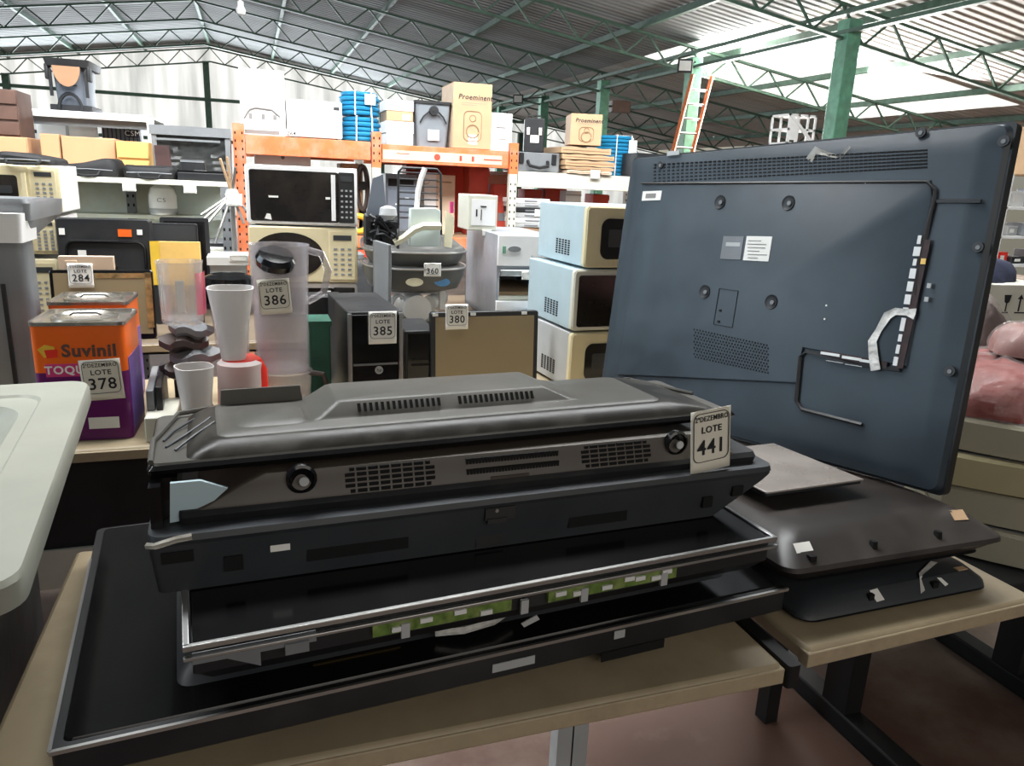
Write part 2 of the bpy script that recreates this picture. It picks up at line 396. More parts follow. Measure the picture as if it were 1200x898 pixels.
TB = desk('work_table', 'long beige table behind the televisions with paint cans and blenders', -1.3, 2.0, 2.17, 2.92, .75, [(-1.5, .1), (-1.5, .65), (1.5, .1), (1.5, .65), (0, .65)], apron=.05)
part('front_panel', B(-1.6, 1.6, .06, .08, .42, .70), 'black_matte', TB, label='black panel below the table edge')
part('stretcher', B(-1.6, 1.6, .05, .09, .32, .44), 'off_white', TB, label='pale stretcher board')
TC = desk('work_table', 'rear beige table carrying the microwave ovens and the screens', -1.7, 1.75, 3.02, 4.15, .86, [(-1.6, .1), (-1.6, 1.0), (1.6, .1), (1.6, 1.0)], top='beige_shaded')
# steel bench on the right
t = thing('steel_bench', 'black steel bench frame behind the right end of the tables', 'bench', (1.95, 1.1, 0))
part('shelf_board', B(-.45, .5, .06, .85, .575, .598), 'black_matte', t, bev=.003)
for sx, xx in ((-1, -.37), (1, .31)):
    fr = part('foot_rail', B(xx-.035, xx+.035, -.28, .8, .0, .06), 'steel_black', t, bev=.006)
for xx in (-.37, .31):
    for yy in (.36, .7): part('leg', B(xx-.03, xx+.03, yy-.045, yy+.045, .06, .575), 'steel_black', t)

# ------------------------------------------------------------------ television stack (front left)
# lowest set
RA = radians(4.7)
t = thing('flat_television', 'widest black television at the bottom of the stack, lying screen down', 'television', (-.256, .878, .752), RA)
part('screen_frame', MB().rloft([(.02, 1.12, .03, .60, 0), (.0, 1.14, .0, .63, .025), (.0, 1.14, .0, .63, .066)], .012), 'black', t)
part('back_panel', MB().rloft([(.012, 1.128, .014, .62, .066), (.014, 1.126, .016, .618, .069)], .01), 'black_gloss', t)
part('back_cover', MB().rloft([(.14, 1.06, .07, .6, .069), (.145, 1.055, .085, .59, .078), (.19, 1.02, .13, .56, .106), (.2, 1.01, .15, .55, .112)], .02), 'tv_charcoal', t)
part('trim_edge', MB().box(0, 1.14, -.002, .003, .063, .0685).box(-.002, .002, 0, .5, .0665, .0685), 'silver', t, label='bright trim line along the front edge')
part('paper_label', B(.57, .64, -.0025, -.001, .036, .050), 'grey_light', t, label='grey label strip on the front edge')
part('paper_label', B(.78, .80, -.0025, -.001, .046, .060), 'grey_light', t)
part('port_panel', MB().box(.80, 1.0, .0295, .031, .0, .0).box(.76, .88, -.002, 0, .008, .024), 'dark_void', t)
part('cable_strip', MB().tube([(.50, .06, .082), (.54, .045, .087), (.59, .05, .088), (.63, .07, .09)], .006, 6), 'tape', t, label='curled strip of clear tape')
cl = part('control_slots', MB().box(.32, .45, .075, .08, .079, .081), 'amber', t)
part('rating_mark', B(-.0015, 0, .58, .6, .05, .06), 'paper', t)
# second: silver rimmed panel
t = thing('screen_panel', 'silver rimmed screen panel with green circuit strips, lying under the upper televisions', 'screen panel', (-.103, .884, .868), RA)
W, D = .935, .46
part('chassis', MB().rloft([(.03, W-.03, .02, D-.02, 0), (.01, W-.01, .004, D, .02), (.01, W-.01, .004, D, .052)], .004), 'black', t)
part('screen', B(.012, W-.012, .008, D-.012, .052, .062), 'black_gloss', t, label='dark glossy screen')
rim = MB()
for (a, b, c, d_) in ((0, W, -.003, .004), (0, W, D-.01, D), (0, .008, 0, D), (W-.008, W, 0, D)): rim.box(a, b, c, d_, .057, .065)
rim.box(-.0, W, -.007, .0, .046, .051)
part('silver_bezel', rim, 'silver', t, bev=.001)
part('circuit_board', B(.235, .44, -.003, .004, .026, .046), 'green_board', t, label='left green circuit strip')
part('circuit_board', B(.50, .73, -.003, .004, .026, .046), 'green_board', t, label='right green circuit strip')
for x in (.27, .31, .36, .40, .52, .55, .60, .64, .66, .69, .71): part('connector', B(x-.009, x+.009, -.006, -.002, .033+.005*sin(x*90), .040+.005*sin(x*90)), 'white_plastic', t)
for x in (.28, .46, .56, .705): part('connector', B(x-.006, x+.006, -.007, -.002, .018, .04), 'grey_light', t)
part('bracket', MB().box(.01, .16, -.006, .002, .040, .052).box(.12, .15, -.01, 0, .03, .045).prism([(.05, .04), (.09, .04), (.09, .02)], -.006, -.002), 'grey', t, label='grey metal bracket at the left end')
part('label_strip', B(.11, .17, .42, .44, .0622, .0632), 'kraft_dark', t)
part('label_strip', MB().prism([(.455, .003), (.48, .012), (.485, .004), (.46, -.004)], -.008, -.006), 'grey_light', t)
# third: screen facing up, its back cover tapering down
t = thing('flat_television', 'grey black television second from the top, upside down with a white sticker', 'television', (-.150, 1.022, .932), radians(2.5))
W, D = 1.03, .54
part('back_cover', MB().rloft([(.006, W-.105, -.002, D-.04, 0), (.0, W-.012, -.012, D, .064), (0, W, -.014, D, .076)], .012), 'tv_charcoal', t)
part('screen_bezel', MB().rloft([(0, W, -.016, D, .076), (0, W, -.02, D, .083), (.0, W, -.016, D, .091)], .02), 'tv_charcoal', t)
k = .19
def face(x0, x1, z0, z1, t_=.002): return B(x0, x1, -.0005-k*0-.012*((z0+z1)/2/.076)-t_*1.2, -.002-.012*((z0+z1)/2/.076)+.003, z0, z1)
part('port_recess', face(.205, .355, .022, .048), 'dark_void', t)
part('port_recess', face(.625, .735, .018, .044), 'dark_void', t)
each('port_recess', [(.093, .118, -.013, -.004, .026, .048), (.015, .055, -.015, -.004, .05, .066), (.945, .968, -.0145, -.004, .04, .058), (.885, .905, -.013, -.004, .024, .044)], 'dark_void', t)
part('port_recess', face(.465, .512, .005, .03), 'black', t)
lt = part('latch', MB().box(.475, .525, -.017, -.006, .054, .075).box(.478, .51, -.02, -.006, .05, .058), 'black', t)
part('screw', MB().disc(.493, .071, -.0165, .003, .003), 'screw', lt)
part('paper_label', face(.155, .182, .046, .056), 'paper', t, label='small white sticker')
part('corner_hook', MB().tube([(.0, -.01, .078), (.01, -.022, .082), (.035, -.022, .088), (.055, -.02, .089)], .005, 6), 'clear_tape', t)
# fourth: screen down, brown back
t = thing('flat_television', 'brown grey television with oval grilles in the upper stack, lying screen down', 'television', (-.112, 1.037, 1.0235), radians(2.3))
W, D = .968, .5
part('screen_frame', MB().rloft([(.0, W, .0, D, 0), (0, W, -.004, D, .012), (.0, W-.0, .004, D-.02, .019)], .008), 'black', t)
part('back_cover', MB().rloft([(.02, W-.04, .003, D-.02, .018), (.03, W-.05, .004, D-.02, .022), (.075, W-.09, .012, D-.06, .044), (.11, W-.12, .018, D-.3, .058), (.12, W-.125, .026, D-.42, .060)], .008), 'tv_brown', t)
part('side_frame', MB().box(-.035, -.02, -.002, .3, 0, .060).box(-.02, .0, .03, .3, 0, .060), 'black_gloss', t, label='glossy black side strip')
part('inner_fin', MB().prism([(-.012, .002), (.02, .005), (.065, .045), (.03, .060), (-.008, .060)], .008, .014), 'pale_blue', t, label='glossy fin at the left end with a bluish reflection painted in')  # pale blue stands for the reflection in the glossy end piece
def slope_y(z): return .004+(z-.022)*.364 if z < .044 else .012+(z-.044)*.3
def grille(x0, x1, z0, z1, nx, nz, round_=True):
    mb = MB()
    cxs = [(x0 + (i+.5)*(x1-x0)/nx) for i in range(nx)]
    for i, cx in enumerate(cxs):
        for j in range(nz):
            cz = z0 + (j+.5)*(z1-z0)/nz
            hw, hz = (x1-x0)/nx*.41, (z1-z0)/nz*.34
            if round_ and i in (0, nx-1) and j in (0, nz-1): hw *= .5; cx2 = cx + (hw*.9 if i == 0 else -hw*.9)
            else: cx2 = cx
            y = slope_y(cz)
            mb.box(cx2-hw, cx2+hw, y-.0012, y+.004, cz-hz, cz+hz)
    return mb
part('oval_grille', grille(.226, .366, .019, .057, 8, 5), 'dark_void', t)
part('oval_grille', grille(.615, .75, .020, .057, 8, 5), 'dark_void', t)
part('slot_grille', grille(.415, .575, .024, .056, 30, 2, False), 'dark_void', t)
for x in (.165, .80):
    sp = part('round_port', MB().loops([[(x+r*cos(2*pi*i/24), slope_y(.045)+yy, .048+r*sin(2*pi*i/24)) for i in range(24)] for r, yy in ((.022, .004), (.022, -.006), (.018, -.008), (.016, -.002), (.003, .004))]), 'black_gloss', t)
    part('port_contact', MB().disc(x+.003, .046, slope_y(.045)-.007, .007, .004), 'grey_light', sp)
part('seam_plate', B(.455, .52, .0015, .006, .0185, .023), 'tv_brown', t)
# topmost: detached back cover
t = thing('television_back_cover', 'empty grey back cover on top of the stack with the central raised vent', 'television cover', (-.150, 1.063, 1.0895), 0, rot=(radians(-1.4), radians(-.25), radians(3.4)))
W, D = .985, .25
part('outer_shell', MB().rloft([(.0, W-.01, .0, D, 0), (0, W, -.006, D+.0, .008), (.004, W-.004, 0, D, .013)], .008), 'black_gloss', t)
part('flange', MB().rloft([(.003, W-.006, .002, D-.002, .0125), (.006, W-.01, .004, D-.004, .0155)], .012), 'tv_grey', t)
part('sloped_face', MB().rloft([(.05, W-.03, .004, D-.012, .0155), (.058, W-.05, .008, D-.014, .022), (.082, W-.11, .028, D-.02, .033), (.09, W-.13, .034, D-.022, .0345)], .02), 'tv_cover', t, label='dark mottled sloping face')
part('raised_rim', MB().tube([(.005, .006, .017), (.004, .10, .019), (.035, D-.02, .022), (.1, D-.006, .025), (.5, D-.005, .025), (.9, D-.01, .024), (W-.01, .12, .018)], .004, 6), 'tv_grey', t)
part('plateau', MB().rloft([(.092, W-.135, .037, D-.024, .0343), (.096, W-.14, .041, D-.028, .0368)], .02), 'tv_grey', t)
part('vent_hump', MB().rloft([(.232, .705, .078, D-.02, .0365), (.243, .685, .082, D-.022, .040), (.270, .645, .094, D-.03, .0585), (.275, .64, .1, D-.035, .061)], .01), 'tv_grey', t)
part('standing_flange', MB().rloft([(.10, .235, D-.04, D-.035, .026), (.103, .23, D-.04, D-.035, .062)], .002), 'tv_grey', t)
for x0 in (.305, .475):
    vs = MB()
    for i in range(15):
        x = x0 + i*.0095; vs.loops([[(x, .0850, .0435), (x+.0045, .0850, .0435), (x+.0045, .0925, .0555), (x, .0925, .0555)], [(x, .082, .0445), (x+.0045, .082, .0445), (x+.0045, .0895, .0565), (x, .0895, .0565)]])
    part('vent_slots', vs, 'dark_void', t)
part('ribs', MB().tube([(.022, .07, .0165), (.05, .12, .019), (.085, .15, .034)], .002, 5).tube([(.035, .05, .0175), (.062, .09, .026), (.09, .12, .035)], .002, 5).tube([(.018, .10, .017), (.03, .14, .0185), (.06, .19, .022)], .002, 5), 'tv_charcoal', t)
part('folded_plate', MB().rloft([(.12, .225, .07, .17, .0365), (.13, .222, .08, .165, .041)], .02), 'tv_grey', t)
lot_tag(t, .889, -.060, -.014, .086, .112, '441', rot=(radians(-2), radians(-4), radians(3)), paper='paper_cream')

# ------------------------------------------------------------------ pair of sets on the right
t = thing('flat_television', 'lower black television of the right pair with torn white tape', 'television', (.905, .955, .752), radians(1.5))
part('back_cover', MB().rloft([(.02, .455, .02, .32, 0), (0, .47, -.005, .34, .006), (.0, .47, .0, .34, .014), (.03, .445, .02, .31, .034), (.06, .415, .05, .28, .038)], .03), 'tv_charcoal', t)
part('front_bezel', MB().rloft([(.008, .463, .004, .33, .0), (.002, .468, -.008, .34, .004)], .03), 'black', t)
part('tape_strip', MB().add([(.30,.021,.0372),(.38,.05,.0425),(.37,.058,.0425),(.31,.032,.039)], [(0,1,2,3)]).add([(.30,.021,.0372),(.315,.03,.039),(.30,.004,.018),(.285,.0,.0155)], [(0,1,2,3)]), 'tape', t)
part('tape_strip', MB().add([(.17,.016,.032),(.19,.017,.033),(.195,.001,.017),(.175,.0,.016)], [(0,1,2,3)]).add([(.34,.016,.033),(.35,.014,.032),(.36,.004,.022),(.35,.002,.02)], [(0,1,2,3)]), 'paper', t)
part('paper_label', B(.40, .425, .018, .03, .0365, .0385), 'kraft', t)
each('screw_hole', [(.16, .172, .004, .012, .018, .03), (.32, .335, .004, .012, .018, .03)], 'dark_void', t)
t = thing('flat_television', 'upper black television of the right pair, propping the tilted television', 'television', (.868, .972, .829), 0, rot=(radians(-3.9), 0, radians(.8)))
W = .53; D = .9
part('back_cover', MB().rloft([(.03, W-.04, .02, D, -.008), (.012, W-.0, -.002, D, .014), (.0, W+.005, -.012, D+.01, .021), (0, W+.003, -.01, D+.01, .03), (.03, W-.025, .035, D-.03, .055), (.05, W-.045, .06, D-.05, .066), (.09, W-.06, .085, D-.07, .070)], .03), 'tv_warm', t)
part('front_bezel', MB().rloft([(.05, W-.05, .03, D-.03, -.014), (.03, W-.03, .01, D-.02, -.007)], .03), 'black', t)
for x in (.21, .37): part('screw_hole', MB().rloft([(x-.006, x+.006, .003, .02, .037), (x-.005, x+.005, .004, .018, .052)], .004), 'dark_void', t)
part('screw_hole', B(.055, .068, -.002, .01, .031, .045), 'dark_void', t)
part('paper_label', MB().add([(.04,.018,.0455),(.078,.018,.0455),(.082,.036,.0565),(.045,.036,.0565)], [(0,1,2,3)]), 'paper', t, label='white corner sticker')
part('paper_label', MB().add([(.44,.035,.0565),(.475,.032,.0555),(.49,.06,.0655),(.455,.062,.0665)], [(0,1,2,3)]), 'kraft', t)
t = thing('glass_panel', 'flat glossy panel lying on the upper right television', 'panel', (.952, 1.15, .912), 0, rot=(radians(-3.2), 0, radians(3)))
part('frame', B(0, .25, .0, .27, 0, .006), 'black', t, bev=.001)
part('glass_sheet', B(-.003, .253, -.004, .274, .0075, .0115), 'dusty_glass_glare', t, bev=.001, label='dusty sheet with bright glare put into its colour')

# ------------------------------------------------------------------ tilted television seen from behind
sc = .9565
def K(v): return EYE + (Vector(v)-EYE)*sc
TL, TR, BR, BL = K((1.17464, 2.27779, 1.59646)), K((1.50213, 1.20935, 1.67125)), K((1.40097, 1.13587, .87273)), K((1.07349, 2.20431, .79794))
BR += Vector((0, 0, 0))
ux = (BR-BL).normalized(); uz = (TL-BL); uz = (uz-ux*uz.dot(ux)).normalized(); uy = uz.cross(ux)
TVW, TVH = (BR-BL).length, ((TL-BL).dot(uz)+(TR-BR).dot(uz))/2
t = thing('flat_television', 'large slate grey television standing tilted, seen from behind', 'television')
t.matrix_world = Matrix(((ux.x, uy.x, uz.x, BL.x), (ux.y, uy.y, uz.y, BL.y), (ux.z, uy.z, uz.z, BL.z), (0, 0, 0, 1)))
bpy.context.view_layer.update()
def tv(px, py, off=0):
    o = BL - uy*off; d = ray(px, py); k = (o-EYE).dot(uy)/d.dot(uy); p = EYE + d*k - BL
    return p.dot(ux), p.dot(uz)
def vloft(rings, rad=.02, **kw):
    """rings (x0,x1,z0,z1,depth): grows towards -y"""
    mb = MB(); mb.loops([[(p[0], -r[4], p[1]) for p in rr(r[0], r[1], r[2], r[3], 0, r[5] if len(r) > 5 else rad, 5)] for r in rings], **kw); return mb
W, H = TVW, TVH
part('screen_bezel', vloft([(0, W, 0, H, -.045), (0, W, 0, H, -.018)], .012), 'black', t)
part('screen', vloft([(.03, W-.03, .03, H-.03, -.0475), (.03, W-.03, .03, H-.03, -.044)], .004), 'black_gloss', t)
part('back_cover', vloft([(.004, W-.004, .004, H-.004, -.019), (.008, W-.012, .008, H-.008, -.006), (.03, W-.045, .03, H-.028, .0), (.05, W-.06, .05, H-.05, .003)], .02), 'tv_slate', t)
def q(px0, px1, py0, py1, off=.004):
    a = [tv(px, py, off) for px, py in ((px0, py0), (px1, py0), (px1, py1), (px0, py1))]
    return a
x0, z1 = tv(752, 214, .01); x1, _ = tv(1092, 240, .01); _, zc = tv(930, 422, .01); 
# raised chassis hump with an L shaped outline
xr, _a = tv(1145, 237, .01)
pa = [tv(750, 216, .012), tv(1090, 210, .012), tv(1093, 232, .012), tv(1062, 430, .012), tv(940, 408, .012), tv(932, 450, .012), tv(722, 440, .012)]
lp = [(x, z) for x, z in pa]
def inset(poly, dd):
    cx = sum(p[0] for p in poly)/len(poly); cz = sum(p[1] for p in poly)/len(poly)
    return [(x+(cx-x)*dd, z+(cz-z)*dd) for x, z in poly]
part('chassis_hump', MB().loops([[(x, -.002, z) for x, z in lp], [(x, -.008, z) for x, z in inset(lp, .008)], [(x, -.010, z) for x, z in inset(lp, .02)]]), 'tv_slate', t, label='raised central chassis plate')
rb = MB()
def rib(pts, r=.0035, off=.004): rb.tube([(*(lambda a: (a[0], -off, a[1]))(tv(px, py, off)),) for px, py in pts], r, 5)
rib([(752, 215), (1086, 213), (1096, 222), (1093, 240), (1078, 300), (1073, 345)], off=.01)
rib([(1150, 236), (1098, 236), (1093, 245)], r=.005)
rib([(1055, 434), (1000, 427), (945, 412), (938, 418), (933, 470), (940, 480), (1010, 498)], r=.005, off=.008)
part('moulded_rib', rb, 'black', t)
# vent rows
vb = MB()
for j in range(6):
    for i in range(60):
        px = 766 + i*5.35; py = 196 - (px-766)*.052 - j*0
        x, z = tv(px, 193-(px-766)*.053+j*4.0, .004)
        if z < H-.02: vb.box(x, x+.0085, -.0045, -.001, z-.0016, z+.0016)
part('vent_rows', vb, 'dark_void', t)
pf = MB()
for i in range(26):
    for j in range(10):
        x, z = tv(813+i*3.4+(j % 2)*1.5, 386+j*3.6+i*.75, .012); pf.box(x-.0016, x+.0016, -.0112, -.008, z-.002, z+.002)
part('perforated_patch', pf, 'dark_void', t)
pf = MB()
for i in range(6):
    for j in range(9):
        x, z = tv(730+i*2.6, 425+j*3+i*.5, .006); pf.box(x-.001, x+.001, -.0055, -.002, z-.0015, z+.0015)
part('perforated_patch', pf, 'dark_void', t)
for px, py in ((844, 237), (924, 238), (826, 342), (904, 354)):
    x, z = tv(px, py, .01)
    m_ = part('wall_mount_hole', MB().loops([[(x+r*cos(2*pi*i/20), -yy, z+1.05*r*sin(2*pi*i/20)) for i in range(20)] for r, yy in ((.0185, .009), (.0175, .0125), (.0145, .0115), (.011, .0105))]), 'black', t)
    part('mount_screw', MB().disc(x+.004, z-.001, -.0115, .0055, .003), 'grey', m_)
for px, py in ((1147, 290), (1114, 435), (1177, 166), (1080, 156), (775, 194)):
    x, z = tv(px, py, .0)
    m_ = part('screw_recess', MB().disc(x, z, .001, .011, .007, sx=1), 'black', t)
    part('rim_screw', MB().disc(x+.001, z-.001, -.005, .0045, .003), 'grey', m_)
def sticker(px0, px1, py0, py1, matk, off=.0105, label=None, nm='paper_label'):
    a = tv(px0, (py0+py1)/2, off); b = tv(px1, (py0+py1)/2, off); c = tv((px0+px1)/2, py0, off); d = tv((px0+px1)/2, py1, off)
    return part(nm, B(a[0], b[0], -off-.001, -off+.001, d[1], c[1]), matk, t, label=label)
s_ = sticker(873, 903, 277, 306, 'paper', label='white rating label')
pr_ = MB()
for j, (a, b) in enumerate(((877, 892), (876, 898), (876, 897), (876, 890), (876, 899), (876, 888))):
    u = tv(a, 282+j*4, .012); v = tv(b, 282+j*4, .012); pr_.box(u[0], v[0], -.0122, -.0112, u[1]-.001, u[1]+.001)
part('label_print', pr_, 'ink_grey', s_)
s_ = sticker(846, 870, 277, 304, 'grey', label='dark rating label')
u = tv(851, 284, .012); v = tv(867, 289, .012); part('label_print', B(u[0], v[0], -.0122, -.0112, v[1], u[1]), 'grey_light', s_)
s_ = sticker(753, 775, 224, 235, 'paper', label='small white label near the upper left')
u = tv(757, 227, .012); v = tv(768, 232, .012); part('label_print', B(u[0], v[0], -.0122, -.0112, v[1], u[1]), 'ink_grey', s_)
sticker(782, 796, 177, 182, 'grey_light', off=.002)
# hatch
rb = MB(); rb.tube([(tv(px, py, .011)[0], -.0105, tv(px, py, .011)[1]) for px, py in ((843, 338), (865, 341), (858, 384), (836, 380))], .0012, 4, closed=True)
for px, py in ((844, 364), (842, 377)):
    x, z = tv(px, py, .011); rb.box(x-.004, x+.004, -.0115, -.009, z-.003, z+.003)
part('hatch', rb, 'dark_void', t)
# connector recesses with printed strips
rc = MB(); a = [tv(px, py, .011) for px, py in ((1079, 281), (1091, 281), (1058, 432), (1049, 432))]
rc.loops([[(x, -.0095, z) for x, z in a], [(x, -.0115, z) for x, z in a]])
a = [tv(px, py, .011) for px, py in ((962, 410), (1040, 424), (1038, 433), (964, 416))]
rc.loops([[(x, -.0095, z) for x, z in a], [(x, -.0115, z) for x, z in a]])
rcs = part('connector_recess', rc, 'pcb_dark', t)
cs = MB(); y = 276
for i, (hh, ww) in enumerate(((10, 4), (11, 8), (8, 4), (12, 7), (12, 7), (12, 7), (9, 6), (16, 5), (9, 4), (11, 4), (11, 5))):
    px = 1078-(y-276)*.195; u = tv(px-ww/2, y, .013); v = tv(px+ww/2-(hh*.17), y+hh, .013); part('connector_label', B(u[0], max(v[0], u[0]+.006), -.0135, -.011, v[1], u[1]), 'white_plastic', t); y += hh+3.2
for px in (962, 987, 1008):
    u = tv(px, 412+(px-962)*.19, .013); v = tv(px+22, 417+(px-962)*.19, .013); part('connector_label', B(u[0], v[0], -.0135, -.011, v[1]-.003, u[1]), 'white_plastic', t)
for px in (968, 990): u = tv(px, 421+(px-962)*.19, .012); v = tv(px+20, 424+(px-962)*.19, .012); part('connector_label', B(u[0], v[0], -.0125, -.01, v[1]-.002, u[1]), 'grey_light', t)
u = tv(1080, 303, .012); part('connector_socket', B(u[0], u[0]+.01, -.014, -.011, u[1]-.012, u[1]), 'amber', t)
u = tv(1088, 332, .013); v = tv(1085, 348, .013); part('connector_socket', MB().box(u[0]-.002, u[0]+.006, -.014, -.011, u[1]-.01, u[1]).box(v[0]-.002, v[0]+.006, -.014, -.011, v[1]-.01, v[1]), 'grey_light', t)
def ribbon(pts, wds, off=.016):
    P = [tv(px, py, off) for px, py in pts]; vs = []; fs = []
    for i, (x, z) in enumerate(P):
        a = P[max(i-1, 0)]; b = P[min(i+1, len(P)-1)]; d = Vector((b[0]-a[0], b[1]-a[1])).normalized(); nx, nz = -d.y, d.x
        for s in (-1, 0, 1): vs.append((x+nx*s*wds[i], -off+.002*(s == 0)-.002*sin(i*1.7), z+nz*s*wds[i]))
    for i in range(len(P)-1):
        for s in (0, 1): fs.append((i*3+s, i*3+s+1, (i+1)*3+s+1, (i+1)*3+s))
    return MB().add(vs, fs)
o = part('torn_tape', ribbon([(1026, 434), (1024, 418), (1022, 400), (1029, 387), (1040, 370), (1050, 365), (1062, 366), (1072, 368)], [.011, .011, .010, .007, .010, .008, .007, .012]), 'tape', t, label='torn whitish tape strip')
part('torn_tape', ribbon([(948, 188), (956, 176), (968, 180), (984, 184), (996, 172)], [.011, .010, .005, .005, .003], .006), 'clear_tape', t)
sm = MB()
for px, py, r in ((968, 358, .0025), (966, 374, .0025), (1014, 214, .002), (836, 160, .002)): x, z = tv(px, py, .012); sm.disc(x, z, -.0105, r, .001, 8)
part('paint_fleck', sm, 'paper', t)

# ------------------------------------------------------------------ washing machine, lower left
t = thing('washing_machine', 'top-loading washing machine with pale plastic top, at the left edge', 'washing machine', (-.258, .862, 0), radians(5.2))
W_, D_ = .80, .90
part('body', MB().rloft([(-W_+.07, -.125, .06, .78, 0), (-W_+.07, -.12, .05, .79, .3), (-W_+.06, -.11, .045, .8, .9), (-W_+.03, -.03, .02, .86, 1.0), (-W_+.02, -.02, .02, .87, 1.022)], .06, cap1=False), 'black_film', t, label='body wrapped in black plastic film')
ring = MB()
o_ = [rr(-W_, 0, 0, D_, z, .045, 6) for z in (1.015, 1.02, 1.045)] + [rr(-W_+.004, -.004, .004, D_-.004, 1.052, .043, 6)]
i_ = [rr(-W_+.06, -.075, .03, D_-.09, 1.052, .05, 6), rr(-W_+.065, -.08, .035, D_-.095, 1.047, .05, 6), rr(-W_+.1, -.1, .12, D_-.13, 1.047, .1, 6), rr(-W_+.13, -.16, .14, D_-.15, 1.0, .09, 6), rr(-W_+.16, -.19, .16, D_-.17, .94, .08, 6)]
ring.loops(o_ + i_, False, False)
part('top_frame', ring, 'washer_top', t)
part('wash_tub', MB().rloft([(-W_+.16, -.19, .16, D_-.17, .94, .08), (-W_+.2, -.22, .2, D_-.2, .62, .08)], .08, cap0=False), 'cream', t)
part('inner_divider', MB().rloft([(-.45, -.42, .2, D_-.2, .80), (-.45, -.42, .2, D_-.2, 1.02)], .01), 'cream', t)

# ------------------------------------------------------------------ paint cans
def paint_can(label, px0, px1, pt, Y, z0, tagged):
    x0, x1, z1 = slot(px0, px1, pt, Y, z0); w = x1-x0; h = z1-z0; d = w*.95
    t = thing('paint_can', label, 'paint can', ((x0+x1)/2, Y, z0), radians(-2), 'square paint cans on the table behind')
    hw = w/2
    part('can_body', MB().rloft([(-hw, hw, 0, d, h*.585), (-hw, hw, 0, d, h)], .018), 'orange_paint', t)
    part('can_lower_band', MB().rloft([(-hw, hw, -.0003, d, 0), (-hw, hw, -.0003, d, h*.6)], .018), 'purple_paint', t)
    part('can_side_panel', B(hw-.001, hw+.0015, .02, d-.02, .02, h*.7), 'violet_paint', t)
    rimm = MB(); o = [rr(-hw-.003, hw+.003, -.003, d+.003, z, .02) for z in (h-.002, h+.008)]; i = [rr(-hw+.004, hw-.004, .004, d-.004, z, .016) for z in (h+.008, h+.001)]
    rimm.loops(o+i, False, True)
    lid = part('can_rim', rimm, 'tin', t)
    part('round_lid', MB().lathe([(.085, 0), (.085, .006), (.078, .008), (.072, .002), (.0001, .002)], (0, d/2, h+.001), 28, False, False), 'tin', lid)
    part('pour_handle', MB().tube([(-.04, d/2, h+.008), (-.03, d/2, h+.014), (.03, d/2, h+.014), (.04, d/2, h+.008)], .003, 6), 'black', lid)
    text('brand_lettering', 'Suvinil', w*.205, 'dark_wood', t, (.025, -.001, h*.78), bold=.0018)
    part('brand_square', MB().prism([(-hw*.86, h*.80), (-hw*.70, h*.84), (-hw*.5, h*.82), (-hw*.52, h*.74), (-hw*.74, h*.73)], -.0012, 0), 'yellow', t)
    part('brand_square', MB().prism([(-hw*.72, h*.795), (-hw*.45, h*.80), (-hw*.45, h*.735), (-hw*.68, h*.725)], -.0022, -.0012), 'red_plastic', t)
    part('product_band', B(-hw*.74, hw*.6, -.002, .001, h*.565, h*.675), 'magenta_paint', t, bev=.001)
    text('product_lettering', 'TOQUE', w*.135, 'paper', t, (-.030, -.0028, h*.62), bold=.0008)
    text('product_lettering', 'FOSCO', w*.10, 'violet_paint', t, (-.06, -.001, h*.13))
    text('product_lettering', 'ALGODÃO', w*.09, 'violet_paint', t, (-.02, -.001, h*.42))
    part('price_label', B(.005, .082, -.0015, 0, h*.10, h*.2), 'paper', t)
    if tagged: lot_tag(t, .05, -.006, h*.535, .102, .115, '378', rot=(0, radians(-3), 0), paper='paper_cream')
    return t
paint_can('orange and purple paint can with lot ticket 378 on its front', 40, 151, 381, 2.25, .752, True)
paint_can('orange and purple paint can behind the ticketed one', 61, 154, 357, 2.56, .752, False)

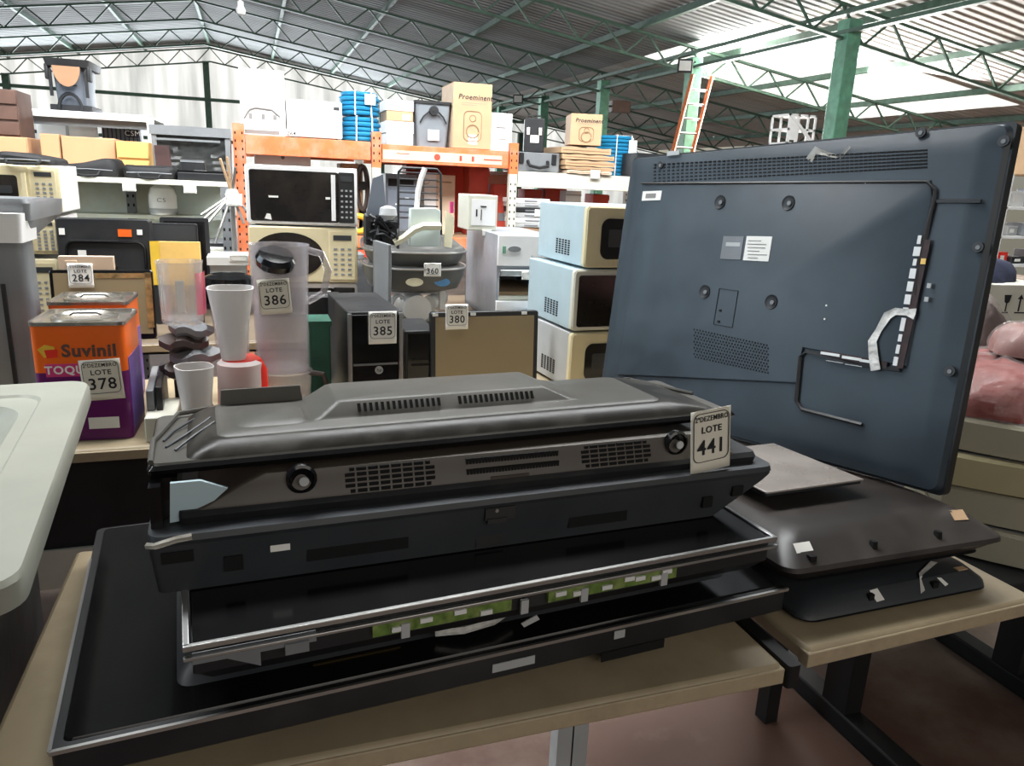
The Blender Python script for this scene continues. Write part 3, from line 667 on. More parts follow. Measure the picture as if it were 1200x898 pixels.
# ------------------------------------------------------------------ microwaves
def slots(x, y0, y1, z0, z1, ny, nz, side=-1, slant=True):
    mb = MB()
    for i in range(ny):
        for j in range(nz):
            y = y0+(i+.5)*(y1-y0)/ny; z = z0+(j+.5)*(z1-z0)/nz; a = (y1-y0)/ny*.3; b = (z1-z0)/nz*.32
            mb.box(x-.0008, x+.0008, y-a, y+a, z-b, z+b)
    return mb
def microwave(label, x0, x1, Y, z0, z1, d=.36, rz=0, body='white', front='white', style='square', side='same', tagn=None, pivot=0, group='microwave ovens', handle=True, door_frac=.74, extra=None):
    w = x1-x0; h = z1-z0; hw = w/2
    t = thing('microwave_oven', label, 'microwave oven', ((x0+x1)/2, Y, z0), rz, group)
    part('casing', MB().rloft([(-hw, hw, .02, d, .008), (-hw, hw, .02, d, h)], .006), body, t, bev=.004)
    part('front_frame', MB().loops([[(p[0], yy, p[1]) for p in rr(-hw+i_, hw-i_, .006+i_, h-i_, 0, .014, 4)] for yy, i_ in ((.024, 0), (.004, 0), (.0, .005))]), front, t)
    dx = -hw + w*door_frac
    if style == 'square':
        gw = MB().loops([[(p[0], yy, p[1]) for p in rr(-hw+.045, dx-.03, .045, h-.04, 0, .012, 4)] for yy in (.001, -.003)])
    elif style == 'full':
        gw = MB().loops([[(p[0], yy, p[1]) for p in rr(-hw+.018, dx+.02, .02, h-.02, 0, .01, 4)] for yy in (.001, -.003)])
    elif style == 'oval':
        gw = MB().loops([[(-hw+.05+(dx-.1+hw)/2+((dx-.02+hw)/2)*cos(2*pi*i/36), yy, h/2+h*.40*sin(2*pi*i/36)) for i in range(36)] for yy in (.001, -.004)])
    elif style == 'barrel':
        gw = MB().loops([[(p[0], yy, p[1]+.016*cos((p[0]+.05)*6)*(1 if p[1] > h/2 else -1)) for p in rr(-hw+.06, dx, .05, h-.055, 0, .03, 6)] for yy in (.001, -.004)])
    dr = part('door', MB().loops([[(p[0], yy, p[1]) for p in rr(-hw+.004, dx+.012, .012, h-.006, 0, .012, 4)] for yy in (.001, -.0015)]), front, t)
    part('door_window', gw, 'oven_glass', dr)
    if style == 'barrel' or style == 'square':
        part('window_mesh', MB().loops([[(p[0], yy, p[1]) for p in rr(-hw+.09, dx-.05, .08, h-.08, 0, .006, 3)] for yy in (-.003, -.0045)]), 'screen_dark', dr)
    if handle: part('door_handle', MB().rloft([(dx-.012, dx+.006, -.028, -.018, .03), (dx-.012, dx+.006, -.028, -.018, h-.03)], .003).box(dx-.008, dx+.002, -.02, 0, .04, .055).box(dx-.008, dx+.002, -.02, 0, h-.055, h-.04), 'white' if front != 'cream' else 'cream', dr)
    cp = part('control_panel', MB().loops([[(p[0], yy, p[1]) for p in rr(dx+.018, hw-.012, .02, h-.018, 0, .006, 3)] for yy in (.001, -.002)]), 'black' if style == 'full' else front, t)
    pc = (dx+.018+hw-.012)/2; pw = hw-.012-dx-.018
    part('display', B(pc-pw*.36, pc+pw*.36, -.0035, -.001, h*.78, h*.87), 'screen_dark', cp)
    kb = MB()
    for i in range(3):
        for j in range(6): kb.box(pc+(i-1)*pw*.28-pw*.07, pc+(i-1)*pw*.28+pw*.07, -.0035, -.001, h*(.16+j*.09), h*(.16+j*.09)+.008)
    part('keypad', kb, 'grey_light' if style == 'full' else 'grey_mid', cp)
    part('side_vents', slots(-hw-.0005, .12, .25, h*.16, h*.42, 5, 7).add([], []), 'dark_void', t)
    for sx in (-1, 1): part('foot', MB().lathe([(.012, 0), (.012, .009)], (sx*(hw-.04), .06, 0), 10), 'black', t)
    if tagn: lot_tag(t, *tagn)
    return t
Zc = .862
# silver / cream / black stack in the middle
x0, x1, z1 = slot(287, 418, 195, 3.5, 1.285)
_, _, za = slot(290, 419, 266, 3.5, Zc); _, _, zb2 = slot(292, 419, 333, 3.5, Zc)
m = microwave('white microwave oven with wide black door, topmost of the middle stack', x0, x1, 3.5, za+.002, z1, .38, radians(-7), 'grey_light', 'white', 'full', door_frac=.79)
each('door_sticker', [MB().prism([(-.16, .03), (-.13, .025), (-.135, .05), (-.15, .052)], -.006, -.004), (-.14, -.10, -.006, -.004, .12, .128), (.1, .12, -.006, -.004, .12, .13)], 'paper', m)
microwave('cream microwave oven with oval dark window under the white one', x0+.005, x1, 3.5, zb2+.002, za, .38, radians(-5), 'pale_blue', 'cream', 'oval', door_frac=.7, handle=False)
microwave('dark microwave oven at the bottom of the middle stack', x0+.02, x1, 3.52, Zc+.002, zb2, .37, radians(-4), 'white', 'white', 'full', door_frac=.72)
# right stack
R = radians(-4)
h1 = atY(683, 241, 2.5).z; h2 = atY(680, 316, 2.5).z; h3 = atY(665, 390, 2.5).z
xa = atY(684, 290, 2.5).x; xb = atY(676, 350, 2.5).x; xc = atY(676, 420, 2.5).x
r1 = microwave('pale blue and cream microwave oven, topmost of the right stack', xa, xa+.46, 2.5, h2+.002, h1, .42, radians(3), 'pale_blue', 'cream', 'barrel', handle=False)
r2 = microwave('pale blue microwave oven with square glass door, middle of the right stack', xb-.02, xb+.44, 2.5, h3+.002, h2, .42, radians(3), 'pale_blue', 'off_white', 'full', handle=False)
part('orange_sticker', MB().prism([(.09, .19), (.12, .175), (.125, .2), (.11, .215)], -.006, -.004), 'orange_paint', r2)
r3 = microwave('cream microwave oven with dark curved door, bottom of the right stack', xc-.035, xc+.43, 2.5, .752, h3, .42, radians(4), 'grey_light', 'cream', 'barrel', handle=False)
# left stack
for (pa_, pb_, ta, ba, lab, st) in ((-60, 70, 194, 252, 'cream microwave oven with lot ticket 262, top of the left stack', 'square'), (-60, 71, 254, 300, 'cream microwave oven in the middle of the left stack', 'square'), (-60, 72, 303, 372, 'cream microwave oven at the bottom of the left stack', 'barrel')):
    x1_ = atY(pb_, (ta+ba)/2, 3.5).x; zt_ = atY(60, ta, 3.5).z; zb_2 = atY(60, ba, 3.5).z if ba < 372 else Zc+.002
    m = microwave(lab, x1_-.47, x1_, 3.5, zb_2, zt_-.002, .36, 0, 'white', 'cream', st, handle=(st == 'square'), door_frac=.76)
    if ta == 194: lot_tag(m, -.02, -.035, .15, .11, .09, '262')
# black satchel on the left stack, bags on the shelf
def soft_bag(label, px0, px1, pt, Y, z0, d=.3):
    x0, x1, z1 = slot(px0, px1, pt, Y, z0); w = x1-x0; h = max(z1-z0, .03)
    t = thing('laptop_bag', label, 'bag', ((x0+x1)/2, Y, z0), radians(random.uniform(-5, 5)), 'black laptop bags')
    mb = MB(); n = 14; rings = []
    for k, (ins, zz) in enumerate(((.02, 0), (0, .3), (.01, .7), (.05, .95), (.1, 1.0))):
        rr_ = rr(-w/2+ins*w, w/2-ins*w, ins*w, d-ins*w, zz*h, .05, 6)
        rings.append([(x, y, z*(1+.25*sin(x*17+px0)*(zz > .5))) for x, y, z in rr_])
    mb.loops(rings); part('bag_body', mb, 'navy' if False else 'black_matte', t)
    part('carry_handle', MB().tube([(-.06, -.005, h*.4), (-.05, -.03, h*.1), (0, -.035, -.0+h*.05), (.05, -.03, h*.1), (.06, -.005, h*.4)], .006, 6), 'black_matte', t)
    part('zipper', MB().tube([(-w*.42, 0.002, h*.45), (0, -.001, h*.5), (w*.42, .002, h*.45)], .003, 5), 'grey', t)
    return t
soft_bag('black laptop bag lying on the left microwave stack', -10, 64, 181, 3.52, atY(60, 194, 3.5).z, .28)

# ------------------------------------------------------------------ copier at far left
x1_ = atY(42, 300, 2.5).x
t = thing('office_printer', 'grey and cream office printer left of the paint cans', 'printer', (x1_-.3, 2.5, .752), 0)
zt_ = atY(30, 233, 2.5).z-.752; zb_2 = atY(30, 262, 2.5).z-.752
part('scanner_lid', MB().rloft([(-.32, .3, -.02, .4, zt_-.06), (-.32, .305, -.025, .4, zt_-.012), (-.3, .3, -.02, .145, zt_)], .02), 'grey', t)
part('scanner_band', MB().rloft([(-.32, .285, -.06, .11, zb_2-.05), (-.32, .29, -.06, .11, zb_2+.03)], .012), 'white', t)
part('body', MB().rloft([(-.32, .27, .02, .14, 0), (-.32, .27, .02, .14, zb_2-.05), (-.3, .3, .0, .4, zt_-.06)], .03), 'grey_mid', t)
part('paper_tray', MB().rloft([(-.3, .12, -.06, .1, .0), (-.3, .13, -.065, .1, .18), (-.28, .10, -.03, .1, .24)], .02), 'cream', t)
part('tray_slot', B(-.3, .05, -.068, -.06, .06, .2), 'grey', t)
part('side_slot', B(.2, .21, .01, .02, .1, .4), 'black', t)
part('note', MB().prism([(.02, zt_), (.16, zt_), (.15, zt_+.02), (.05, zt_+.02)], .05, .12), 'yellow_green', t)

# ------------------------------------------------------------------ screens
def monitor(label, px0, px1, pt, Y, z0, tilt=6, rz=0, bez='black', scr='screen', d=.04, stand=False, tagn=None, tagpos=None, nm='monitor', bz=.018, group='flat screens'):
    x0, x1, z1 = slot(px0, px1, pt, Y, z0); w = x1-x0; h = z1-z0; hw = w/2
    t = thing(nm, label, 'monitor', ((x0+x1)/2, Y, z0), 0, group, rot=(radians(-tilt), 0, rz))
    part('housing', MB().loops([[(p[0], yy, p[1]) for p in rr(-hw+i, hw-i, i, h-i, 0, .01, 4)] for yy, i in ((0, .002), (.003, 0), (d*.6, 0), (d, .03))]), bez, t)
    part('display_screen', B(-hw+bz, hw-bz, -.0015, .002, bz*1.4, h-bz), scr, t)
    if stand:
        part('stand', MB().lathe([(.0, 0), (.1, 0), (.1, .01), (.02, .02), (.02, .1)], (0, .09, 0), 20), bez, t)
    if tagn: lot_tag(t, tagpos[0]*w, -.006, h*tagpos[1], tagpos[2], tagpos[2]*1.08, tagn)
    return t, w, h
mo, w_, h_ = monitor('black framed monitor with lot ticket 380 and brown screen', 505, 632, 366, 2.6, .752, 4, radians(2), tagn='380', tagpos=(-.27, .94, .085))
for x in (-.46, -.12, .36): part('corner_clip', B(x*w_-.01, x*w_+.01, -.004, 0, h_-.014, h_-.004), 'white_plastic', mo)
mo, w_, h_ = monitor('brown screen with torn foil edge and lot ticket 284', 60, 181, 317, 3.1, Zc+.002, 5, radians(1), bez='black_gloss', tagn='284', tagpos=(-.2, .92, .082), bz=.012)
part('foil_edge', MB().box(-.02, w_/2-.006, -.003, -.0008, h_-.03, h_-.012).box(w_/2-.028, w_/2-.006, -.003, -.0008, .04, h_-.01), 'foil', mo, label='torn gold foil along the edge')
# big black television, back facing us
x0, x1, z1 = slot(68, 180, 256, 3.42, Zc); w_ = x1-x0; h_ = z1-Zc
t = thing('flat_television', 'black television seen from behind with oval rib, behind the ticket 284 screen', 'television', ((x0+x1)/2, 3.42, Zc), 0, rot=(radians(-4), 0, 0))
part('back_cover', MB().loops([[(p[0], yy, p[1]) for p in rr(-w_/2+i, w_/2-i, i, h_-i, 0, .012, 4)] for yy, i in ((0, .006), (.01, 0), (.05, 0))]), 'black', t)
part('oval_rib', MB().tube([(p[0], -.004, p[1]) for p in rr(-w_*.4, w_*.42, h_*.14, h_*.78, 0, .03, 5)], .006, 6, closed=True), 'black_gloss', t)
part('stand_column', MB().lathe([(.035, 0), (.035, h_*.3), (.028, h_*.32), (.026, h_*.55), (.02, h_*.57)], (.02, -.04, 0), 18), 'black_gloss', t)
part('orange_sticker', B(.05, .1, -.003, 0, h_*.83, h_*.9), 'orange_paint', t)
part('paper_label', MB().box(-.16, -.14, -.003, 0, h_*.84, h_*.9).box(.12, .14, -.003, 0, h_*.85, h_*.9).box(-.1, -.07, -.003, 0, h_*.62, h_*.7), 'paper', t)
monitor('dark grey monitor behind the yellow board', 178, 234, 262, 3.56, Zc+.002, 3, 0, 'black', 'screen_dark', bz=.008)
monitor('tall black monitor at the right end of the screens', 190, 247, 255, 3.75, Zc+.002, 3, 0, 'black', 'black_gloss')
x0, x1, z1 = slot(178, 237, 284, 3.4, Zc)
YB = atY(207, 335, 3.4).z-Zc
t = thing('yellow_board', 'yellow board leaning on the dark monitor', 'board', ((x0+x1)/2, 3.4, Zc+.002), 0, rot=(radians(-5), 0, 0))
part('panel', B(-(x1-x0)/2, (x1-x0)/2, 0, .012, YB, z1-Zc), 'board_yellow', t, bev=.002); part('dark_lower_board', B(-(x1-x0)/2, (x1-x0)/2, 0, .012, 0, YB), 'black_matte', t); part('edge_strip', B(-(x1-x0)/2, -(x1-x0)/2+.035, -.002, 0, YB, z1-Zc), 'yellow', t)
t = tag(part('cardboard_strip', MB().box(-.09, .09, 0, .03, 0, .05).box(-.07, -.03, -.002, 0, .015, .035), 'kraft_pale', None, .002, loc=(atY(108, 300, 3.25).x, 3.25, Zc+.24)), 'small pale carton on top of the ticket 284 screen', 'carton')
t.location.z = atY(108, 316, 3.25).z; t.location.y = 3.13; t.location.z = slot(60, 181, 317, 3.1, Zc)[2]-.003

# ------------------------------------------------------------------ blenders
def jar(nm, label, px, pb, pt, Y, z0, rt, rb, matk, handle=None, lid=None, square=True, base=None, flip=False, h=None):
    zt_ = atY(px, pt, Y).z; x = atY(px, (pb+pt)/2, Y).x; h = h or zt_-z0
    t = thing(nm, label, 'blender jar', (x, Y, z0), random.uniform(-.4, .4))
    prof = [(rb*.92, 0), (rb, .01), ((rb*.6+rt*.4), h*.5), (rt, h-.01), (rt*1.03, h), (rt*.96, h), (rt*.95, h-.01), ((rb*.6+rt*.4)-.004, h*.5), (rb-.006, .014), (.001, .012)]
    mb = MB(); n = 32
    def R_(r, i):
        a = 2*pi*i/n
        return r*(1-.06*cos(4*a)) if square else r
    mb.loops([[(R_(r, i)*cos(2*pi*i/n), R_(r, i)*sin(2*pi*i/n), z) for i in range(n)] for r, z in prof], True, False)
    part('jar_wall', mb, matk, t)
    if handle:
        part('jar_handle', MB().tube([(rt*.95, 0, h*.92), (rt+.045, 0, h*.9), (rt+.06, 0, h*.75), (rt+.045, 0, h*.4), (rt*.8, 0, h*.26)], .011, 8), handle, t, rot=(0, 0, -.15))
    if lid: part('jar_lid', MB().lathe([(rt*.99, -.012), (rt*1.05, 0), (rt*1.03, .016), (rt*.5, .024), (.001, .024)], (0, 0, h), 28, True, False), lid, t)
    return t, h
B0 = .752
# clear measuring jar upside down on a black knobbed base
t, h = jar('blender_jar', 'clear ribbed blender jar left of the frosted one, standing on dark bases', 212, 372, 306, 2.44, atY(212, 378, 2.44).z, .068, .062, 'clear')
part('pink_panel', MB().loops([[(.068*cos(a), .068*sin(a), z) for a in [-.9+.16*i for i in range(8)]] for z in (.03, h-.03)], False, False, closed=False), 'pink_clear', t, label='pink tinted panel')
part('printed_scale', MB().box(-.055, -.05, -.045, -.04, .02, h-.04).box(-.012, .012, -.068, -.066, .04, h-.05), 'paper', t)
x = atY(222, 410, 2.44).x
t = thing('blender', 'crumpled dark grey plastic blender bases stacked under the clear jar', 'blender', (x, 2.44, B0))
JB = atY(212, 378, 2.44).z-B0
part('lower_base', MB().lathe([(.06, 0), (.062, .02), (.05, .05), (.05, JB-.17), (.062, JB-.155)], (0, 0, 0), 20), 'brown_plastic', t)
for i, (dx, z, s) in enumerate(((-.02, JB-.150, 1), (.015, JB-.110, 1.1), (-.01, JB-.068, 1.05), (.01, JB-.030, .9))):
    mb = MB(); mb.loops([[((.062*s+.012*sin(5*a+i*2))*cos(a)*k+dx, (.062*s+.012*sin(3*a+i))*sin(a)*k, z+zz+.008*sin(4*a+i)) for a in [2*pi*j/24 for j in range(24)]] for k, zz in ((.7, -.012), (1, 0), (1, .018), (.65, .028))])
    part('drive_collar', mb, 'grey' if i % 2 else 'brown_plastic', t)
jar('blender_jar', 'small frosted blender jar in front of the dark bases', 228, 470, 412, 2.24, B0, .052, .036, 'frost', h=.205)
jar('blender_jar', 'tall frosted blender jar sitting on the red base', 272, 415, 337, 2.30, atY(272, 420, 2.3).z, .066, .038, 'frost', square=True)
x = atY(284, 430, 2.30).x
RB = atY(272, 420, 2.3).z-B0-.002
t = thing('blender', 'red blender base under the tall frosted jar', 'blender', (x, 2.31, B0), radians(20))
part('motor_housing', MB().rloft([(-.065, .065, -.06, .065, 0), (-.06, .06, -.055, .06, RB-.03), (-.048, .048, -.045, .048, RB)], .02), 'red_plastic', t)
part('clear_collar', MB().lathe([(.066, .03), (.064, RB-.01), (.05, RB)], (-.01, -.01, 0), 20, False, False), 'frost', t)
part('speed_knob', MB().disc(0, .05, -.058, .014, .012), 'black', t)
t, h = jar('blender_jar', 'large clear blender jar with lot ticket 386 and black lid', 330, 470, 286, 2.42, B0+.14, .088, .078, 'clear_grey', square=False)
jr = t; hh_ = h
part('jar_handle', MB().tube([(.075, 0, h*.96), (.125, -.01, h*.93), (.145, -.01, h*.8), (.13, 0, h*.62), (.08, 0, h*.55)], .012, 8), 'clear_grey', t)
part('measuring_lid', MB().lathe([(.055, 0), (.058, .02), (.05, .035), (.001, .04)], (-.0, 0, 0), 26), 'black_gloss', t, loc=(-.015, -.06, h*.86), rot=(radians(24), radians(8), 0))
t.rotation_euler.z = 0
lot_tag(t, -.02, -.098, h*.63, .092, .105, '386', rot=(0, radians(-4), 0), paper='paper_cream')
t, h = jar('blender_jar', 'grey translucent blender jar below the ticketed jar', 335, 470, 430, 2.42, B0, .082, .07, 'clear_grey', square=False, h=.138)
part('jar_handle', MB().tube([(.07, -.01, .13), (.115, -.02, .125), (.125, -.02, .09), (.12, -.02, .03)], .009, 8), 'brown_plastic', t)
t.rotation_euler.z = 0
x = atY(268, 330, 2.62).x
t = thing('blender_jar', 'clear jar with black ring lid behind the frosted jar', 'blender jar', (x, 2.64, B0))
zt_ = atY(268, 322, 2.62).z-B0
part('jar_wall', MB().lathe([(.05, 0), (.055, zt_*.5), (.068, zt_-.05)], (0, 0, 0), 24, True, False), 'clear_grey', t)
part('jar_lid', MB().lathe([(.06, zt_-.05), (.08, zt_-.045), (.078, zt_-.01), (.055, zt_), (.04, zt_-.01), (.001, zt_-.012)], (0, 0, 0), 28, False, False), 'black_gloss', t)
# dark panel leaning between cans and jars
t = thing('dark_panel', 'dark grey panel pair standing right of the paint cans', 'panel', (atY(174, 470, 2.25).x+.012, 2.27, B0), radians(3))
part('panel', B(-.02, .0, 0, .3, 0, .13), 'grey', t, bev=.003); part('panel_edge', B(.004, .022, 0, .3, 0, .14), 'black', t, bev=.003)
t = tag(part('white_box', MB().rloft([(-.03, .05, 0, .2, 0), (-.03, .05, 0, .2, .07)], .004), 'off_white', None, .003, loc=(atY(188, 470, 2.33).x, 2.20, B0)), 'small pale box between the dark panel and the frosted jar', 'box')

# ------------------------------------------------------------------ computers
x0, x1, z1 = slot(408, 472, 366, 2.36, B0); w_ = x1-x0; h_ = z1-B0
t = thing('computer_tower', 'black computer tower with silver side strips and lot ticket 385', 'computer', ((x0+x1)/2, 2.36, B0), radians(3))
part('case', MB().rloft([(-w_/2, w_/2, .01, .42, 0), (-w_/2, w_/2, .01, .42, h_)], .006), 'black', t, bev=.003)
part('front_fascia', B(-w_/2+.008, w_/2-.008, 0, .012, .01, h_-.008), 'black_gloss', t, bev=.002)
for sx in (-1, 1): part('silver_strip', MB().rloft([(sx*(w_/2-.006)-.006, sx*(w_/2-.006)+.006, -.006, .012, .01), (sx*(w_/2-.006)-.006, sx*(w_/2-.006)+.006, -.006, .012, h_-.004)], .003), 'silver', t)
part('drive_door', B(-w_/2+.016, w_/2-.016, -.003, .002, h_*.48, h_*.5), 'grey', t)
b_ = part('maker_badge', MB().disc(.01, h_*.43, 0, .013, .004), 'grey_light', t); text('badge_lettering', 'hp', .016, 'ink', b_, (.01, -.0045, h_*.43), shear=.2)
part('front_ports', MB().box(.005, .012, -.003, 0, h_*.26, h_*.28).box(.018, .025, -.003, 0, h_*.26, h_*.28).box(.004, .026, -.003, 0, h_*.2, h_*.215), 'grey_light', t)
lot_tag(t, .02, -.012, h_-.048, .09, .105, '385')
def small_box(nm, label, cat, px0, px1, pt, Y, z0, d, matk, rz=0, group=None, detail=None, bev=.004):
    x0, x1, z1 = slot(px0, px1, pt, Y, z0); w = x1-x0; h = z1-z0
    t = thing(nm, label, cat, ((x0+x1)/2, Y, z0+.001), rz, group)
    part('casing', MB().rloft([(-w/2, w/2, 0, d, 0), (-w/2, w/2, 0, d, h)], .006), matk, t, bev=bev)
    return t, w, h
t, w_, h_ = small_box('computer_tower', 'small black computer right of the ticketed tower', 'computer', 474, 512, 388, 2.62, B0, .25, 'black')
part('front_fascia', MB().box(-w_*.4, w_*.4, -.004, 0, .01, h_-.01), 'black_gloss', t); part('front_grille', MB().box(-w_*.3, w_*.3, -.006, -.003, h_*.4, h_*.44).box(-w_*.3, w_*.3, -.006, -.003, h_*.5, h_*.54), 'dark_void', t)
t, w_, h_ = small_box('equipment_box', 'dark box left of the ticketed computer tower', 'box', 362, 402, 348, 2.80, B0, .12, 'black')
part('top_groove', B(-w_*.4, w_*.4, .02, .03, h_-.001, h_+.002), 'grey', t)
t, w_, h_ = small_box('storage_crate', 'dark green crate beside the computer tower', 'crate', 364, 388, 378, 2.44, B0, .12, 'green_cloth')
part('crate_rim', MB().box(-w_/2-.004, w_/2+.004, -.004, .124, h_-.012, h_+.003), 'green_cloth', t)

# ------------------------------------------------------------------ machine hood with scrap on it
x = atY(493, 330, 3.25).x; zb_ = atY(493, 345, 3.25).z; zt_ = atY(493, 300, 3.25).z
t = thing('machine_hood', 'rounded grey two tier machine hood on a white motor, ticket 360', 'machine', (x, 3.42, Zc+.002))
h0 = zb_-Zc; h1_ = zt_-Zc
def boat(z, sx, sy, y0=0, n=36, fl=0):
    out = []
    for i in range(n):
        a = 2*pi*i/n; c_, s_ = cos(a), sin(a)
        X = sx*(abs(c_)**.7)*(1 if c_ > 0 else -1); Yv = sy*(abs(s_)**.8)*(1 if s_ > 0 else -1)
        out.append((X, Yv+y0, z + (.05*fl*max(0, Yv/sy))))
    return out
part('lower_shell', MB().loops([boat(h0, .13, .14), boat(h0+.02, .20, .2), boat(h0+.08, .225, .235), boat(h0+.12, .225, .235), boat(h0+.125, .2, .21)]), 'hood_grey', t)
part('upper_tray', MB().loops([boat(h0+.12, .19, .2), boat(h0+.15, .215, .22, fl=1), boat(h0+.19, .225, .235, fl=1), boat(h0+.2, .22, .23, fl=1), boat(h0+.195, .19, .2, fl=1), boat(h0+.16, .15, .16)]), 'hood_grey', t)
part('silver_trim', MB().tube([(p[0], p[1], p[2]) for p in boat(h0+.115, .232, .242)], .005, 6, closed=True), 'silver', t)
part('silver_trim', MB().tube([(p[0], p[1], p[2]) for p in boat(h0+.185, .232, .242, fl=1)], .005, 6, closed=True), 'silver', t)
def oval(x, z, y, rx, rz_): return MB().loops([[(x+rx*cos(2*pi*i/24), yy, z+rz_*sin(2*pi*i/24)) for i in range(24)] for yy in (y, y-.006)])
part('oval_badge', oval(-.04, h0+.06, -.228, .038, .018), 'cream_badge', t, label='cream oval badge')
part('oval_badge', oval(.085, h0+.058, -.215, .035, .018), 'blue_badge', t, label='blue oval badge')
part('motor', MB().tube([(-.01, -.16, h0-.07), (-.01, .1, h0-.07)], [.062]*2, 20).box(-.13, .13, -.1, .1, h0-.01, h0+.012), 'white_plastic', t, label='white motor cylinder')
part('motor', MB().tube([(.05, -.12, h0-.05), (.13, -.02, h0-.04)], .035, 16).box(.1, .125, -.12, -.1, h0-.08, h0+.03), 'white_plastic', t)
part('cable_coil', MB().tube([(-.085+.03*cos(a)*(1+.1*sin(a*.3)), -.13+a*.004, h0-.07+.055*sin(a)) for a in [k*.35 for k in range(60)]], .006, 6), 'grey_light', t)
part('support_block', B(-.14, .14, -.08, .14, 0, h0-.12), 'off_white', t)
lot_tag(t, .035, -.245, h0+.115, .075, .058, '360', blank=True)
hb = h0+.198+Zc
t = thing('metal_bracket', 'bent pale grey metal bracket standing on the machine hood', 'bracket', (x+.03, 3.38, hb))
part('upright_plate', MB().prism([(-.055, 0), (.085, 0), (.085, .16), (.06, .17), (-.05, .165)], 0, .05), 'mint_white', t, bev=.003)
part('curved_arm', MB().tube([(-.13, -.03, .015), (-.09, -.03, .035), (-.04, -.03, .075), (.0, -.03, .09), (.08, -.02, .09)], .018, 6), 'cream_badge', t)
part('rod', MB().tube([(-.02, .02, .165), (-.015, .02, .24), (0, .02, .3), (.015, .02, .34)], .012, 8), 'white', t)
part('pink_clip', MB().box(.13, .145, 0, .02, .15, .2), 'magenta_paint', t)
part('side_plate', MB().prism([(.105, .0), (.14, -.005), (.15, .13), (.11, .16)], .0, .015), 'cream_badge', t)
t = thing('wire_rack', 'black wire rack leaning behind the metal bracket', 'rack', (x+.06, 3.58, hb-.06))
for zz in (.2, .23, .26, .29, .32, .35, .38): part('wire', MB().tube([(-.1, 0, zz), (.09, 0, zz)], .004, 5), 'black', t)
part('outer_wire', MB().tube([(-.1, 0, .0), (-.1, 0, .38), (-.08, 0, .4), (.08, 0, .4), (.1, 0, .38), (.11, 0, 0)], .006, 6), 'black', t)
t = thing('cable_tangle', 'tangle of black cables and parts heaped on the machine hood', 'cables', (x-.13, 3.35, hb+.006))
mb = MB()
for c in range(14):
    p = [Vector((random.uniform(-.09, .06), random.uniform(-.05, .1), random.uniform(.01, .13))) for _ in range(5)]
    pts = []
    for i in range(4):
        for u in range(4): pts.append(p[i].lerp(p[i+1], u/4) + Vector((0, 0, .012*sin(u*pi/4))))
    mb.tube(pts, .006, 5)
o = part('cables', mb, 'black', t, kind='stuff')
part('junk_block', MB().box(-.02, .05, 0, .08, 0, .1).box(-.09, -.03, .02, .1, 0, .12), 'black_matte', t)
part('fan_blade', MB().prism([(-.03, .1), (-.08, .12), (-.05, .28), (-.005, .3), (.01, .12)], .08, .09), 'grey_printer', t)
part('lamp_head', MB().lathe([(.02, 0), (.04, .02), (.035, .05), (.01, .06)], (.0, -.02, .11), 14), 'grey_light', t)
# tall dark board left of the hood
t = thing('grey_board', 'tall grey board standing left of the machine hood', 'board', (atY(447, 380, 3.1).x, 3.12, Zc+.002), radians(-82))
part('panel', B(-.1, .1, 0, .015, 0, atY(441, 285, 3.1).z-Zc), 'grey', t, bev=.003); part('edge_trim', B(-.1, -.096, -.002, .017, 0, atY(441, 285, 3.1).z-Zc), 'silver', t)

# ------------------------------------------------------------------ laboratory oven, box on it, basin
x0, x1, z1 = slot(583, 652, 277, 3.25, Zc); w_ = x1-x0; h_ = z1-Zc
t = thing('laboratory_oven', 'white front laboratory oven with steel side and open chamber', 'oven', ((x0+x1)/2, 3.25, Zc+.002), radians(-2))
part('cabinet', MB().box(-w_/2, w_/2, .015, .62, h_*.58, h_).box(-w_/2, -w_/2+.012, .015, .62, 0, h_*.58).box(w_/2-.012, w_/2, .015, .62, 0, h_*.58).box(-w_/2, w_/2, .6, .62, 0, h_*.58).box(-w_/2, w_/2, .015, .62, 0, .02), 'steel_stain', t)
part('chamber_lining', MB().box(-w_/2+.012, w_/2-.012, .58, .6, h_*.3, h_*.58).box(-w_/2+.012, -w_/2+.016, .02, .6, h_*.31, h_*.58).box(w_/2-.016, w_/2-.012, .02, .6, h_*.31, h_*.58), 'white', t)
part('upper_fascia', B(-w_/2, w_/2, 0, .016, h_*.66, h_), 'white', t, bev=.002)
part('lower_panel', B(-w_/2, w_/2, 0, .016, 0, h_*.26), 'white', t, bev=.002)
part('chamber_shelf', B(-w_/2+.012, w_/2-.012, .012, .6, h_*.27, h_*.31), 'cream_pale', t)
part('chamber_floor', B(-w_/2+.02, w_/2-.06, .05, .5, h_*.31, h_*.35), 'kraft', t)
part('drawer_bar', B(-w_/2+.01, w_/2-.005, -.02, 0, h_*.55, h_*.62), 'silver', t, bev=.003)
part('power_switch', B(-w_/2+.02, -w_/2+.035, -.004, 0, h_*.8, h_*.88), 'green_steel', t, label='green power switch')
part('control_dial', oval(-w_/2+.075, h_*.85, 0, .03, .013), 'grey', t)
lot_tag(t, -.0, -.024, h_*.56, .07, .035, '', blank=True)
text('fascia_lettering', 'forno', .022, 'ink_grey', t, (.04, -.001, h_*.76))
zo = z1+.003
x0, x1, z1 = slot(545, 583, 230, 3.55, zo)
t, w_, h_ = small_box('label_printer', 'small cream metering box on top of the laboratory oven', 'meter', 549, 583, 229, 3.5, zo, .2, 'cream_pale', radians(0))
